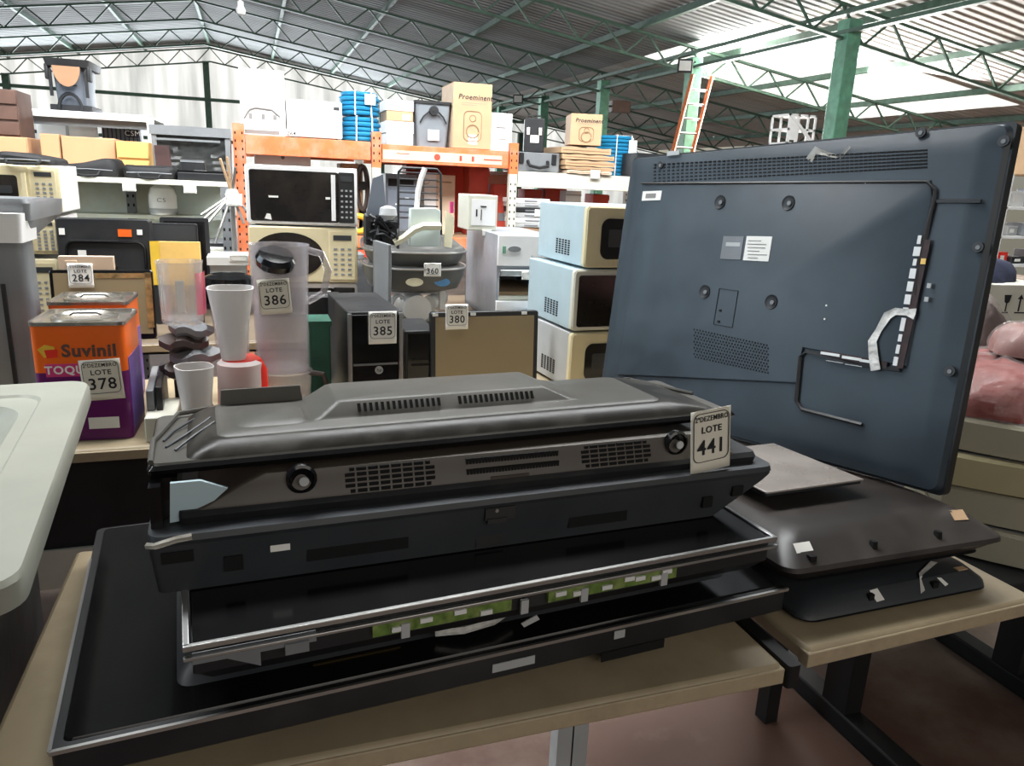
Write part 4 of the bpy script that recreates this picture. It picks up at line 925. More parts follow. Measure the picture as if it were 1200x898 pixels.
part('front_plate', B(-w_*.4, w_*.42, -.002, 0, h_*.15, h_*.88), 'white', t); part('terminal_marks', MB().box(-w_*.25, -w_*.2, -.004, -.001, h_*.4, h_*.6).box(-w_*.1, w_*.1, -.004, -.001, h_*.66, h_*.7).box(-w_*.08, -w_*.05, -.004, -.001, h_*.3, h_*.6), 'ink', t)
lot_tag(t, .02, -.006, -.01, .045, .03, '', blank=True)
t = thing('plastic_basin', 'blue rimmed white basin beside the laboratory oven', 'basin', (atY(633, 360, 3.1).x, 3.13, Zc+.002))
part('bowl', MB().lathe([(.055, 0), (.095, .05), (.1, .055), (.092, .05), (.05, .006), (.001, .006)], n=30, cap1=False), 'white', t)
part('blue_rim', MB().tube([(.098*cos(2*pi*i/30), .098*sin(2*pi*i/30), .054) for i in range(30)], .009, 7, closed=True), 'blue_hose', t)

# ------------------------------------------------------------------ pallet rack
def upright(parent, x, y, z0, z1, matk, wdt=.065, nm='upright_post'):
    mb = MB(); mb.box(x-wdt/2, x+wdt/2, y, y+.05, z0, z1)
    o = part(nm, mb, matk, parent)
    hb_ = MB(); z = z0+.04
    while z < z1-.04:
        for sx in (-1, 1): hb_.box(x+sx*wdt*.3-.005, x+sx*wdt*.3+.005, y-.001, y+.002, z, z+.018)
        z += .055
    part('punched_slots', hb_, 'dark_void', o)
    return o
RY = 6.0
def bay(label, xl, xr, ztop, zbot, bm, sticker=None, up=('orange_steel', 'orange_steel'), second=True, split=1.6):
    t = thing('pallet_rack', label, 'rack', ((xl+xr)/2, RY, 0), 0, 'warehouse racking')
    hw = (xr-xl)/2
    part('top_beam', MB().rloft([(-hw+.042, hw-.042, 0, .05, zbot), (-hw+.042, hw-.042, 0, .05, ztop)], .006), bm, t, bev=.004)
    part('top_beam', B(-hw+.042, hw-.042, 1.0, 1.05, zbot, ztop), bm, t)
    part('deck', B(-hw+.042, hw-.042, .05, 1.0, ztop-.03, ztop-.004), 'kraft_dark', t)
    if sticker: part('warning_strip', B(-hw+.05, hw-.1, -.003, -.001, zbot+.025, ztop-.04), sticker, t, label='white printed strip on the beam')
    each('lower_beam', [(-hw+.042, hw-.042, 0, .05, .95, 1.04), (-hw+.042, hw-.042, 1.0, 1.05, .95, 1.04)], 'orange_steel' if bm == 'orange_steel' else bm, t, bev=.004)
    part('lower_deck', B(-hw+.042, hw-.042, .05, 1.0, 1.01, 1.035), 'kraft_dark', t)
    return t, hw
xa, xb, xc, xd = -.06, .925, 2.03, 3.6
ta, hw = bay('orange racking bay behind the middle microwaves', xa, xb, 1.745, 1.61, 'orange_steel')
upright(ta, -hw, -.01, 0, 1.82, 'orange_steel', .08); upright(ta, -hw, 1.0, 0, 1.7, 'orange_steel', .08)
upright(ta, hw, -.012, 1.56, 1.82, 'orange_steel', .07); upright(ta, hw, -.01, 0, 1.56, 'off_white'); upright(ta, hw, 1.0, 0, 1.7, 'off_white')
tb_, hw = bay('orange racking bay with white printed strip on its beam', xb, xc, 1.735, 1.60, 'orange_steel', 'kraft_pale')
part('strip_marks', MB().disc(-.08, 1.66, -.004, .025, .001).box(.1, .12, -.005, -.003, 1.64, 1.68).box(.2, .22, -.005, -.003, 1.64, 1.68).box(.3, .45, -.005, -.003, 1.655, 1.665).box(-.4, -.3, -.005, -.003, 1.67, 1.675), 'red_box', tb_)
upright(tb_, hw, -.012, 1.56, 1.8, 'orange_steel', .07); upright(tb_, hw, -.01, 0, 1.56, 'off_white'); upright(tb_, hw, 1.0, 0, 1.7, 'off_white')
tc_, hw = bay('beige racking bay at the right with the black cases on top', xc, xd, 1.585, 1.46, 'off_white')
upright(tc_, hw, -.01, 0, 1.7, 'off_white'); upright(tc_, hw, 1.0, 0, 1.7, 'off_white')
# rack posts inside the rear
zT, zT2, zT3 = 1.747, 1.737, 1.587

def carton(label, px0, px1, pt, Y, z0, d=.4, matk='kraft', rz=0, group='cartons on the racking', prints=None, sidem=None, lbl=None, nm='carton'):
    x0, x1, z1 = slot(px0, px1, pt, Y, z0); w = x1-x0; h = z1-z0
    t = thing(nm, label, 'carton', ((x0+x1)/2, Y, z0+.001), rz, group)
    part('box_body', B(-w/2, w/2, 0, d, 0, h), matk, t, bev=.003)
    part('top_flap', MB().box(-w/2+.002, w/2-.002, .002, d/2-.002, h, h+.003).box(-w/2+.002, w/2-.002, d/2+.002, d-.002, h, h+.003), matk, t)
    if sidem: part('side_face', B(-w/2-.001, -w/2, .004, d-.004, .004, h-.004), sidem, t)
    if lbl: part('paper_label', B(lbl[0]*w, lbl[1]*w, -.002, 0, lbl[2]*h, lbl[3]*h), 'paper', t)
    if prints == 'speaker':
        text('box_lettering', 'Proeminent', w*.17, 'ink', t, (.02, -.001, h*.79), shear=.2, bold=.001)
        part('print_lines', MB().box(-w*.3, w*.35, -.0015, 0, h*.70, h*.705).box(-w*.3, w*.1, -.0015, 0, h*.67, h*.675).box(-w*.12, w*.38, -.0015, 0, h*.745, h*.75), 'ink_grey', t)
        p_ = MB(); p_.tube([(p[0], -.001, p[1]) for p in rr(-w*.22, w*.24, h*.12, h*.58, 0, w*.12, 5)], .004, 4, closed=True)
        p_.tube([(w*.01+w*.16*cos(a*.5), -.001, h*.27+w*.16*sin(a*.5)) for a in range(13)], .006, 4)
        p_.tube([(w*.01+w*.08*cos(a*.5), -.001, h*.47+w*.08*sin(a*.5)) for a in range(13)], .004, 4)
        part('printed_outline', p_, 'kraft_dark', t)
    elif prints == 'marks':
        part('print_lines', MB().box(-w*.2, w*.2, -.0015, 0, h*.6, h*.64).box(-w*.1, w*.25, -.0015, 0, h*.3, h*.33), 'ink_grey', t)
    return t, w, h
# top of first bay
t, w_, h_ = carton('large white carton printed with a car outline, left end of the racking', 281, 334, 82, 6.05, zT, .5, 'white')
p_ = MB(); p_.tube([(-w_*.42, -.002, h_*.25), (-w_*.3, -.002, h_*.38), (-.05, -.002, h_*.42), (w_*.2, -.002, h_*.40), (w_*.38, -.002, h_*.3)], .007, 5)
for xx in (-.28, 0, .26): p_.box(xx*w_-.012, xx*w_+.012, -.003, 0, h_*.25, h_*.33)
part('printed_outline', p_, 'ink_grey', t); part('printed_band', B(-w_*.42, w_*.35, -.002, 0, h_*.02, h_*.08), 'ink_grey', t)
x0, x1, z1 = slot(336, 401, 118, 6.05, zT)
m = microwave('white microwave oven between the white carton and the blue hose coils', x0, x1, 6.05, zT+.001, z1, .35, 0, 'white', 'white', 'none' if False else 'square', handle=False, group='microwave ovens', door_frac=.78)
for ch in list(m.children_recursive):
    if ch.name.startswith(('door_window', 'window_mesh')): ch.data.materials.clear(); ch.data.materials.append(M['white_plastic'])
lot_tag(m, -.17, -.006, .03, .09, .05, '264', blank=True)
def coil(label, px0, px1, pt, pb, Y, z0, d=None):
    x0, x1, z1 = slot(px0, px1, pt, Y, z0); w = x1-x0; h = z1-z0; r = w/2
    t = thing('hose_coil', label, 'hose', ((x0+x1)/2, Y+r, z0+.001), 0, 'blue corrugated hose coils')
    n = max(4, int(h/.032)); rt = h/n/2
    for k in range(n):
        rk = r-rt-(.012*(k == n-1))+.006*sin(k*2.3)
        mb = MB(); mb.tube([(rk*cos(2*pi*i/36), rk*sin(2*pi*i/36), rt+k*2*rt) for i in range(36)], rt*1.02, 8, closed=True)
        mb.tube([((rk-.05)*cos(2*pi*i/28), (rk-.05)*sin(2*pi*i/28), rt+k*2*rt) for i in range(28)], rt*1.02, 6, closed=True)
        part('hose_loop', mb, 'blue_hose', t)
    for a in (-1.9, -1.1):
        part('tie_strap', MB().tube([((r-.15)*cos(a), (r-.15)*sin(a), h+.004), ((r+.004)*cos(a), (r+.004)*sin(a), h+.004), ((r+.006)*cos(a), (r+.006)*sin(a), 0)], .006, 5), 'white', t)
    return t, r, h
zc1 = atY(425, 136, 6.05).z
t, r, h = coil('blue corrugated hose coil, lower of the two by the left cartons', 402, 449, 137, 0, 6.05, zT)
t2, r, h = coil('blue corrugated hose coil, upper of the two by the left cartons', 400, 448, 107, 0, 6.05, zc1+.005)
part('paper_label', B(.02, .10, -r-.012, -r-.008, h*.45, h*.9), 'paper', t2)
zz = zT2
for i, (pt, mk, lab) in enumerate(((157, 'white', 'lowest white box of the small box stack left of the bin'), (143, 'white', 'white box second from the bottom of the small box stack'), (131, 'kraft', 'brown box third up in the small box stack'), (118, 'white', 'white printed box at the top of the small box stack'))):
    t, w_, h_ = carton(lab, 453-(i % 2), 484+(i % 2), pt, 6.06, zz, .3, mk, group='small boxes beside the blue coils', prints='marks' if mk == 'white' else None, lbl=(.1, .4, .15, .75) if mk == 'kraft' else None)
    zz += h_+.005
# grey bin with cord
x0, x1, z1 = slot(487, 528, 122, 6.05, zT2); w_ = x1-x0; h_ = z1-zT2
t = thing('storage_bin', 'grey plastic bin with black cord on its front, left of the speaker carton', 'bin', ((x0+x1)/2, 6.05, zT2+.001))
part('bin_body', MB().rloft([(-w_*.42, w_*.42, .03, .33, 0), (-w_/2, w_/2, 0, .36, h_)], .03), 'grey_mid', t)
part('bin_rim', MB().rloft([(-w_*.53, w_*.53, -.012, .372, h_), (-w_*.53, w_*.53, -.012, .372, h_+.02)], .03), 'black', t)
part('power_cord', MB().tube([(-w_*.38, .0, h_*.55), (-w_*.28, -.01, h_*.7), (-.02, -.015, h_*.86), (.02, -.015, h_*.86), (w_*.28, -.01, h_*.7), (w_*.38, 0, h_*.55)], .006, 6), 'black', t)
part('cord_reel', MB().disc(0, h_*.84, 0, .035, .03).use(0).disc(0, h_*.84, -.03, .012, .004), 'black', t)
part('paper_label', B(-.04, .05, .008, .011, h_*.15, h_*.4), 'paper', t)
carton('tall brown speaker carton standing on the racking', 531, 576, 98, 6.02, zT2, .42, 'kraft', radians(-1), prints='speaker', sidem='kraft_pale', lbl=(-.1, .14, .07, .22))
carton('white carton right of the tall brown speaker carton', 573, 600, 133, 6.1, zT2, .3, 'white', prints='marks')
# flight case on toolcase
x0, x1, z1 = slot(603, 656, 179, 6.05, zT3); w_ = x1-x0; h_ = z1-zT3
t = thing('tool_case', 'grey carry case with black handle lying under the tall black case', 'case', ((x0+x1)/2, 6.05, zT3+.001))
part('case_shell', MB().rloft([(-w_/2, w_/2, 0, .32, 0), (-w_/2, w_/2, -.004, .32, h_*.5), (-w_/2, w_/2, 0, .32, h_)], .02), 'grey', t, bev=.004)
part('carry_handle', MB().tube([(-w_*.22, -.005, h_*.55), (-w_*.2, -.04, h_*.3), (0, -.05, h_*.2), (w_*.2, -.04, h_*.3), (w_*.22, -.005, h_*.55)], .014, 8), 'black', t)
for sx in (-1, 1): part('latch', B(sx*w_*.36-.02, sx*w_*.36+.02, -.014, 0, h_*.4, h_*.95), 'black', t, bev=.003)
zz = z1+.003
x0, x1, z1 = slot(618, 640, 139, 6.1, zz); w_ = x1-x0; h_ = z1-zz
t = thing('flight_case', 'tall black case with chrome latches standing on the grey carry case', 'case', ((x0+x1)/2-.03, 6.08, zz+.001), radians(-18))
part('case_body', B(-w_/2, w_/2, 0, .22, 0, h_), 'black', t, bev=.006)
for sx in (-1, 1): part('latch', MB().box(sx*w_*.3-.014, sx*w_*.3+.014, -.008, 0, h_*.5, h_*.72), 'chrome', t, bev=.002)
part('case_label', B(-.03, .04, -.003, 0, h_*.28, h_*.5), 'paper', t)
part('top_handle', MB().tube([(-.06, .1, h_), (-.05, .1, h_+.025), (.05, .1, h_+.025), (.06, .1, h_)], .007, 6), 'black', t)
zz = zT3
for i in range(5):
    lab = ['flattened brown carton at the very bottom of its pile, with a white tag', 'flattened brown carton second from the bottom of its pile', 'flattened brown carton in the middle of its pile', 'flattened brown carton fourth up in its pile', 'crumpled brown carton at the top of the flattened pile'][i]
    pt = [204, 196, 188, 181, 172][i]
    x0, x1, z1 = slot([664, 662, 661, 659, 657][i], [715, 718, 720, 719, 716][i], pt, 6.0+.012*i, zz); w_ = x1-x0; h_ = max(.03, z1-zz)
    t = thing('flattened_carton', lab, 'carton', ((x0+x1)/2, 5.98+.015*i, zz+.001), radians((i*37 % 5)-2), 'flattened cartons')
    mb = MB(); n = 12
    up_ = [(-w_/2+w_*k/n, h_*(.86+.08*sin(k*1.3+i))) for k in range(n+1)]; lo_ = [(-w_/2+w_*k/n, h_*.0+.002*(1+sin(k+i))) for k in range(n, -1, -1)]
    mb.prism(up_+lo_, 0, .4); part('folded_board', mb, 'kraft' if i != 0 else 'kraft_pale', t)
    part('board_edge', MB().box(-w_*.47, w_*.46, -.003, .0, h_*.40, h_*.48), 'kraft_dark', t)
    if i == 0: lot_tag(t, .05, -.006, .0, .09, .07, '', blank=True)
    zz += h_+.001
carton('brown speaker carton on top of the flattened cartons', 670, 704, 134, 6.05, zz+.01, .3, 'kraft', radians(-14), prints='speaker', sidem='kraft_pale')
t, r, h = coil('blue corrugated hose coil at the right beside the flattened cartons', 707, 752, 159, 0, 6.44, zT3)
part('paper_label', B(.05, .13, -r-.012, -r-.008, h*.5, h*.9), 'paper', t)
t = tag(part('equipment_box', MB().rloft([(-.3, .35, 0, .3, 0), (-.3, .35, 0, .3, .2)], .01).box(-.25, .3, -.004, 0, .05, .1), 'black', None, loc=(atY(770, 170, 6.1).x+.12, 6.1, zT3+.002)), 'black box lying right of the rightmost blue hose coil', 'box')

# inside the racking
zD = 1.037
def fill(nm, label, cat, px0, px1, pt, Y, z0, d, matk, group=None, rz=0, extra=None):
    t, w, h = small_box(nm, label, cat, px0, px1, pt, Y, z0, d, matk, rz, group)
    if extra: extra(t, w, h)
    return t, w, h
def seams(t, w, h):
    part('lid_edge', B(-w/2-.004, w/2+.004, -.004, 0, h*.86, h*.98), 'red_box', t)
    part('label_patch', B(-w*.2, w*.25, -.003, 0, h*.3, h*.45), 'grey', t)
t, w_, h_ = fill('laser_printer', 'dark grey laser printer inside the racking right of the punched post', 'printer', 452, 488, 204, 6.2, zD, .4, 'grey_printer')
part('output_slot', B(-w_*.42, w_*.4, -.003, 0, h_*.80, h_*.92), 'dark_void', t); part('front_cover', B(-w_*.45, w_*.45, -.012, 0, h_*.3, h_*.74), 'grey_printer', t, bev=.004); part('toner_mark', MB().box(-.05, -.02, -.015, -.012, h_*.5, h_*.52).box(.03, .06, -.015, -.012, h_*.6, h_*.62), 'paper', t)
t, w_, h_ = fill('carton', 'pale carton with printed emblem inside the racking', 'carton', 497, 533, 205, 6.35, zD, .4, 'kraft_pale')
part('printed_outline', MB().tube([(-.12+.03*cos(a*.5), -.002, h_*.88+.02*sin(a*.5)) for a in range(13)], .003, 4).box(-.08, .1, -.002, 0, h_*.87, h_*.89), 'kraft_dark', t)
part('side_face', B(-w_/2, -w_/2+.1, -.003, 0, 0, h_), 'white', t)
reds = [(476, 505, 192, 6.75, 'red box high behind the grey laser printer'), (505, 543, 192, 6.75, 'red box behind the pale carton in the racking'), (549, 572, 196, 6.4, 'red box left of the rear post, above the cream metering box'), (578, 598, 216, 6.3, 'red box directly left of the second punched post'), (614, 634, 222, 6.5, 'red box behind the stacked disc players'), (638, 662, 216, 6.5, 'red box right of the stacked disc players'), (694, 712, 228, 6.5, 'red box behind the top of the right microwave stack')]
for p0, p1, pt, Y, lab in reds: fill('red_box', lab, 'box', p0, p1, pt, Y, zD, .2, 'red_box', 'red boxes inside the racking', extra=seams)
fill('white_box', 'white box inside the racking above the right microwave stack', 'box', 662, 680, 224, 6.3, zD, .15, 'white', extra=lambda t, w, h: part('lid_edge', B(-w/2, w/2, -.003, 0, h*.9, h*.93), 'grey_light', t))
zz = zD
pts_ = [262, 256, 250, 244, 239, 233]
for i, pt in enumerate(pts_):
    z0_ = atY(622, pt+6, 6.05).z if i else zD
    if i == 0:
        t, w_, h_ = fill('carton', 'carton under the stacked disc players', 'carton', 602, 645, 267, 6.06, zD, .3, 'kraft_dark', extra=lambda t, w, h: part('tape_line', B(-w*.4, w*.4, -.002, 0, h*.5, h*.54), 'kraft', t)); zz = zD+h_+.002
    t, w_, h_ = fill('disc_player', ['silver disc player at the bottom of its stack', 'white disc player second from the bottom of its stack', 'silver disc player third up in its stack', 'black disc player fourth up with a white tag', 'silver disc player fifth up in its stack', 'white disc player at the top of the stack'][i], 'disc player', 601, 645+(i*3 % 5), pt, 6.05, zz, .28, ['grey_light', 'white', 'grey_light', 'black', 'grey_light', 'white'][i], 'stacked disc players', radians((i*29 % 7)-3))
    part('disc_tray', B(-w_*.2, w_*.15, -.003, 0, h_*.3, h_*.6), 'grey', t); part('button_row', B(w_*.25, w_*.42, -.003, 0, h_*.4, h_*.6), 'black', t)
    zz += h_+.002
    if i == 3: lot_tag(t, .05, -.006, 0, .08, .06, '', blank=True)
# odds and ends in the first bay
t, w_, h_ = fill('white_box', 'white appliance on the racking behind the top microwave', 'box', 300, 365, 180, 6.2, zD, .35, 'white', extra=lambda t, w, h: part('mark', MB().disc(0, h*.95, 0, .014, .002), 'grey', t))
t, w_, h_ = fill('brown_box', 'brown box in the racking right of the white appliance', 'box', 400, 425, 192, 6.3, zD, .3, 'kraft_dark', extra=lambda t, w, h: part('tape_line', B(-w*.4, w*.4, -.002, 0, h*.8, h*.84), 'kraft_pale', t))
t = thing('desk_fan', 'dark wheel shaped fan standing in the racking beside the top microwave', 'fan', (atY(427, 240, 6.2).x, 6.3, zD))
part('guard', MB().tube([(.04*cos(2*pi*i/24), .0, .36+.17*sin(2*pi*i/24)) for i in range(24)], .02, 6, closed=True), 'brown_plastic', t); part('hub', MB().disc(0, .38, .02, .035, .05), 'black', t); part('support', B(-.03, .03, 0, .06, 0, .2), 'black', t)
t = thing('tape_roll', 'yellow roll lying on the lower beam beside the middle microwaves', 'roll', (atY(432, 285, 5.9).x-.05, 6.12, zD))
part('ring', MB().tube([(.075*cos(2*pi*i/24), -.0, .09+.06*sin(2*pi*i/24)) for i in range(24)], .024, 8, closed=True), 'yellow', t)
part('core', MB().tube([(.05*cos(2*pi*i/24), -.0, .09+.038*sin(2*pi*i/24)) for i in range(24)], .006, 6, closed=True), 'black', t)
t = thing('red_crate', 'bright red crate below the racking beam left of the machine hood', 'crate', (atY(440, 310, 5.6).x-.02, 5.55, 0))
hz_ = atY(446, 297, 5.6).z
part('crate_body', B(-.11, .14, 0, .3, hz_-.3, hz_), 'red_plastic', t, bev=.006); part('crate_lettering', MB().box(-.0, .1, -.003, 0, hz_-.12, hz_-.1).box(-.02, .1, -.003, 0, hz_-.18, hz_-.17), 'paper', t)
part('crate_stand', B(-.1, .13, .02, .28, 0, hz_-.3), 'black', t)
t = thing('machine_block', 'dark machinery standing left of the red crate', 'machine', (atY(419, 330, 5.4).x, 5.2, 0))
hz_ = atY(424, 300, 5.5).z
part('housing', MB().rloft([(-.12, .08, 0, .3, 0), (-.12, .1, 0, .3, hz_-.05), (-.09, .07, .03, .27, hz_)], .03), 'black', t); part('valve', MB().lathe([(.03, 0), (.035, .03), (.01, .05)], (0, .1, hz_), 12), 'grey', t)

# ------------------------------------------------------------------ sage shelving and everything above it, left
zS = 1.425
t = thing('shelf_unit', 'pale green backed shelf unit with punched post behind the screens', 'shelf', (-.95, 4.9, 0))
part('top_shelf', MB().box(-1.2, .83, 0, 1.9, zS-.03, zS), 'off_white', t, bev=.003)
part('back_panel', B(-1.2, .83, .42, .44, .3, zS-.03), 'sage', t)
part('shelf_board', MB().box(-1.2, .83, .0, .42, 1.0, 1.03), 'off_white', t)
part('shelf_board', MB().box(-1.2, .83, .2, .42, 1.19, 1.21), 'sage', t)
part('shelf_board', MB().box(-1.2, .83, .0, .42, .55, .58), 'off_white', t)
for x in (-1.18, .25, .81):
    u_ = upright(t, x, -.012 if x != .25 else .38, 0, zS-.03, 'grey', .05)
for x in (-1.15, .78): part('rear_leg', B(x-.03, x+.03, 1.82, 1.88, 0, zS-.03), 'grey', t)
lot_tag(t, .0+.33-.03, -.02, zS-.05, .07, .045, '', blank=True); lot_tag(t, -.12, -.02, zS-.05, .07, .045, '', blank=True); lot_tag(t, .62, -.02, zS-.05, .07, .045, '', blank=True)
x = atY(186, 235, 4.95).x
t = thing('water_jug', 'white plastic jug standing on the green backed shelf', 'jug', (x, 5.02, 1.212))
part('jug_body', MB().lathe([(.06, 0), (.066, .02), (.066, .12), (.055, .16), (.03, .18), (.001, .182)], n=24, cap1=False), 'white', t); part('jug_base', MB().lathe([(.067, .012), (.069, .02), (.069, .035), (.067, .04)], n=24), 'grey_light', t)
text('jug_print', 'C5', .035, 'ink_grey', t, (0, -.068, .09))
t.location.y = 5.17; t.scale = (1.2, 1.2, .98)
soft_bag('black laptop bag at the left end of the green backed shelf', 69, 137, 189, 4.93, zS+.001)
soft_bag('black laptop bag in the middle of the green backed shelf', 143, 206, 195, 4.93, zS+.001)
t, w_, h_ = small_box('laptop_computer', 'flat black laptop at the right end of the green backed shelf', 'laptop', 208, 266, 203, 4.93, zS, .3, 'black')
part('lid', B(-w_/2, w_/2, .0, .3, h_+.002, h_+.012), 'black_gloss', t); part('lid_mark', B(-.05, .02, .1, .12, h_+.012, h_+.013), 'grey_light', t)
t, w_, h_ = small_box('equipment_box', 'black tray behind the flat laptop on the shelf', 'box', 212, 240, 187, 5.3, zS, .2, 'black', 0)
part('lid_edge', B(-w_/2, w_/2, -.003, 0, h_*.85, h_*.95), 'grey', t)
# furniture behind the bags
def cab(nm, label, px0, px1, pt, Y, z0, d, matk, doors=1, cat='cabinet', lines=0):
    x0, x1, z1 = slot(px0, px1, pt, Y, z0); w = x1-x0; h = z1-z0
    t = thing(nm, label, cat, ((x0+x1)/2, Y, z0+.001))
    part('carcass', B(-w/2, w/2, .012, d, 0, h), matk, t, bev=.003)
    if lines:
        for i in range(lines): part('drawer_front', B(-w/2+.004, w/2-.004, 0, .012, h*i/lines+.008, h*(i+1)/lines-.008), matk, t, bev=.002)
    else:
        for i in range(doors): part('door', B(-w/2+w*i/doors+.004, -w/2+w*(i+1)/doors-.004, 0, .012, .004, h-.004), matk, t, bev=.002)
    return t, w, h
t, w_, h_ = cab('wooden_cabinet', 'light brown cabinet below the dark drawer chest, far left', -20, 33, 160, 5.5, zS, .4, 'tan_wood')
t, w_, h_ = cab('drawer_chest', 'dark brown drawer chest at the top far left', -25, 21, 104, 5.55, zS+h_+.003, .35, 'dark_wood', lines=3)
t, w_, h_ = cab('plywood_sheet', 'tan wood panel behind the left laptop bag', 48, 71, 157, 5.55, zS, .35, 'tan_wood', cat='panel')
t, w_, h_ = cab('plywood_sheet', 'wide tan wood panel behind the middle laptop bags', 73, 136, 161, 5.55, zS, .35, 'tan_wood', cat='panel')
t, w_, h_ = cab('wooden_cabinet', 'yellow wood cabinet with a shelf behind the laptop bags', 137, 175, 166, 5.5, zS, .35, 'yellow_wood', lines=2)
t = tag(part('maroon_board', MB().rloft([(-.05, .05, 0, .02, 0), (-.055, .03, 0, .02, .2)], .004), 'maroon', None, .002, loc=(atY(192, 180, 5.45).x, 5.45, zS+.002)), 'narrow maroon board beside the yellow wood cabinet', 'board')
# white metal frame with dark top and things within
x0, x1, z1 = slot(33, 178, 134, 5.98, zS); w_ = x1-x0; h_ = z1-zS
t = thing('metal_frame_table', 'white metal frame with a dark panel behind the wood furniture', 'frame', ((x0+x1)/2, 5.98, zS+.001), radians(-3))
for sx in (-1, 1):
    for yy in (0, .7): part('leg', B(sx*w_/2-.022, sx*w_/2+.022, yy, yy+.04, 0, h_), 'white', t, bev=.004)
each('top_rail', [(-w_/2, w_/2, 0, .04, h_-.03, h_), (-w_/2, w_/2, .7, .74, h_-.03, h_)], 'white', t)
part('top_board', B(-w_/2+.01, w_/2-.01, .03, .72, h_, h_+.015), 'white', t)
part('apron', B(-w_/2+.03, w_/2-.03, .045, .06, h_-.08, h_-.03), 'grey', t)
zFT = zS+h_+.016
t, w2, h2 = small_box('white_board', 'white curtain board hanging inside the white metal frame', 'board', 45, 116, 141, 6.2, zS, .03, 'white'); part('fold_line', B(-.01, .01, -.002, 0, 0, h2), 'grey_light', t)
t, w2, h2 = small_box('speaker_panel', 'dark ribbed box marked CSM inside the white metal frame', 'box', 121, 165, 143, 6.15, zS, .2, 'grey_printer')
for i in range(9): part('rib', B(-w2/2+w2*(i+.3)/9, -w2/2+w2*(i+.6)/9, -.006, 0, .01, h2-.005), 'black', t)
b_ = part('name_plate', B(w2*.15, w2*.48, -.009, -.005, h2*.72, h2*.86), 'ink', t); text('plate_lettering', 'CSM', .05, 'paper', b_, (w2*.315, -.0095, h2*.79))
# black bin shell on the frame
x0, x1, z1 = slot(56, 106, 70, 6.2, zFT); w_ = x1-x0; h_ = z1-zFT
t = thing('black_shell', 'black plastic wheeled bin shell standing on the white metal frame', 'bin', ((x0+x1)/2, 6.2, zFT+.001), radians(-3))
part('shell_body', MB().rloft([(-w_*.36, w_*.36, .03, .3, 0), (-w_*.40, w_*.40, 0, .34, h_*.9)], .05), 'grey_printer', t)
part('foot_bar', MB().rloft([(-w_*.5, w_*.5, -.01, .3, 0), (-w_*.5, w_*.5, -.01, .3, h_*.14)], .01), 'black', t, bev=.006)
part('top_lip', MB().rloft([(-w_*.5, w_*.5, -.03, .36, h_*.86), (-w_*.54, w_*.54, -.04, .37, h_)], .03), 'black', t)
each('side_ear', [(-w_*.54, -w_*.44, -.02, .05, h_*.6, h_*.9), (w_*.44, w_*.54, -.02, .05, h_*.6, h_*.9)], 'black', t, bev=.01)
part('front_window', MB().loops([[(.0+ .085*cos(a), yy, h_*.86-.13*max(0, -sin(a))) for a in [pi+pi*i/16 for i in range(17)]] for yy in (-.035, -.046)]), 'brown_wood', t, label='brown rounded front patch')
part('front_ridge', MB().box(-.12, -.1, -.012, 0, .1, h_*.8).box(.1, .12, -.012, 0, .1, h_*.8).box(-.05, .05, -.015, 0, h_*.5, h_*.52), 'black', t)
part('lower_arch', MB().tube([(.07*cos(pi*i/10), -.018, .02+.1*sin(pi*i/10)) for i in range(11)], .012, 6), 'black', t)
# film wrapped cage
x0, x1, z1 = slot(181, 268, 149, 5.75, zS); w_ = x1-x0; h_ = z1-zS
t = thing('wrapped_cage', 'frame wrapped in black plastic film left of the racking', 'wrapped frame', ((x0+x1)/2, 5.75, zS+.001))
mb = MB(); n = 16; vs = []; fs = []
for j in range(n+1):
    for i in range(n+1):
        u, v = i/n, j/n; a = math.atan2(v-.35, u-.55); vs.append((-w_/2+w_*u, .007*sin(a*14), h_*v*.97))
for j in range(n):
    for i in range(n): fs.append((j*(n+1)+i, j*(n+1)+i+1, (j+1)*(n+1)+i+1, (j+1)*(n+1)+i))
mb.add(vs, fs); o = part('film_sheet', mb, 'black_film', t)
part('frame_bar', MB().box(-w_/2-.02, w_/2+.02, -.03, .02, h_-.06, h_).box(-w_/2+.02, w_/2-.05, -.035, -.02, h_*.72, h_*.76).box(-w_/2-.01, -w_/2+.02, -.02, .5, 0, h_).box(w_/2-.02, w_/2+.01, -.02, .5, 0, h_), 'grey', t)
part('back_board', B(-w_/2, w_/2, .45, .48, 0, h_), 'black_matte', t)
# star of metal rods
c0 = atY(272, 228, 4.78)
t = thing('folding_rack', 'bundle of splayed metal rods with paper ticket left of the orange post', 'folding rack', (c0.x, 4.78, 0))
part('stand_pole', MB().tube([(0, 0, 0), (0, 0, c0.z-.02)], .012, 8), 'silver', t)
for px, py in ((236, 252), (243, 262), (258, 268), (252, 285), (286, 262), (292, 250), (258, 186), (266, 184), (276, 196), (238, 258)):
    e_ = atY(px, py, 4.74); part('rod', MB().tube([(0, 0, c0.z), (e_.x-c0.x, -.05, e_.z)], .008, 6), 'kraft' if py < 190 else 'silver', t)
part('hub', MB().lathe([(.03, -.03), (.04, 0), (.03, .03)], (0, 0, c0.z), 14), 'grey_light', t)
lot_tag(t, .01, -.05, c0.z-.03, .09, .07, '', blank=True)
t, w_, h_ = small_box('white_rack', 'low white wire rack on the shelf left of the orange post', 'rack', 243, 270, 284, 4.93, 1.031, .3, 'grey', 0); t.location.z = 1.031
part('rack_base', B(-w_/2-.01, w_/2+.01, -.005, .3, 0, .012), 'white', t); part('key_rows', MB().box(-w_*.4, w_*.4, -.003, 0, h_*.3, h_*.45).box(-w_*.4, w_*.4, -.003, 0, h_*.6, h_*.75), 'dark_void', t)
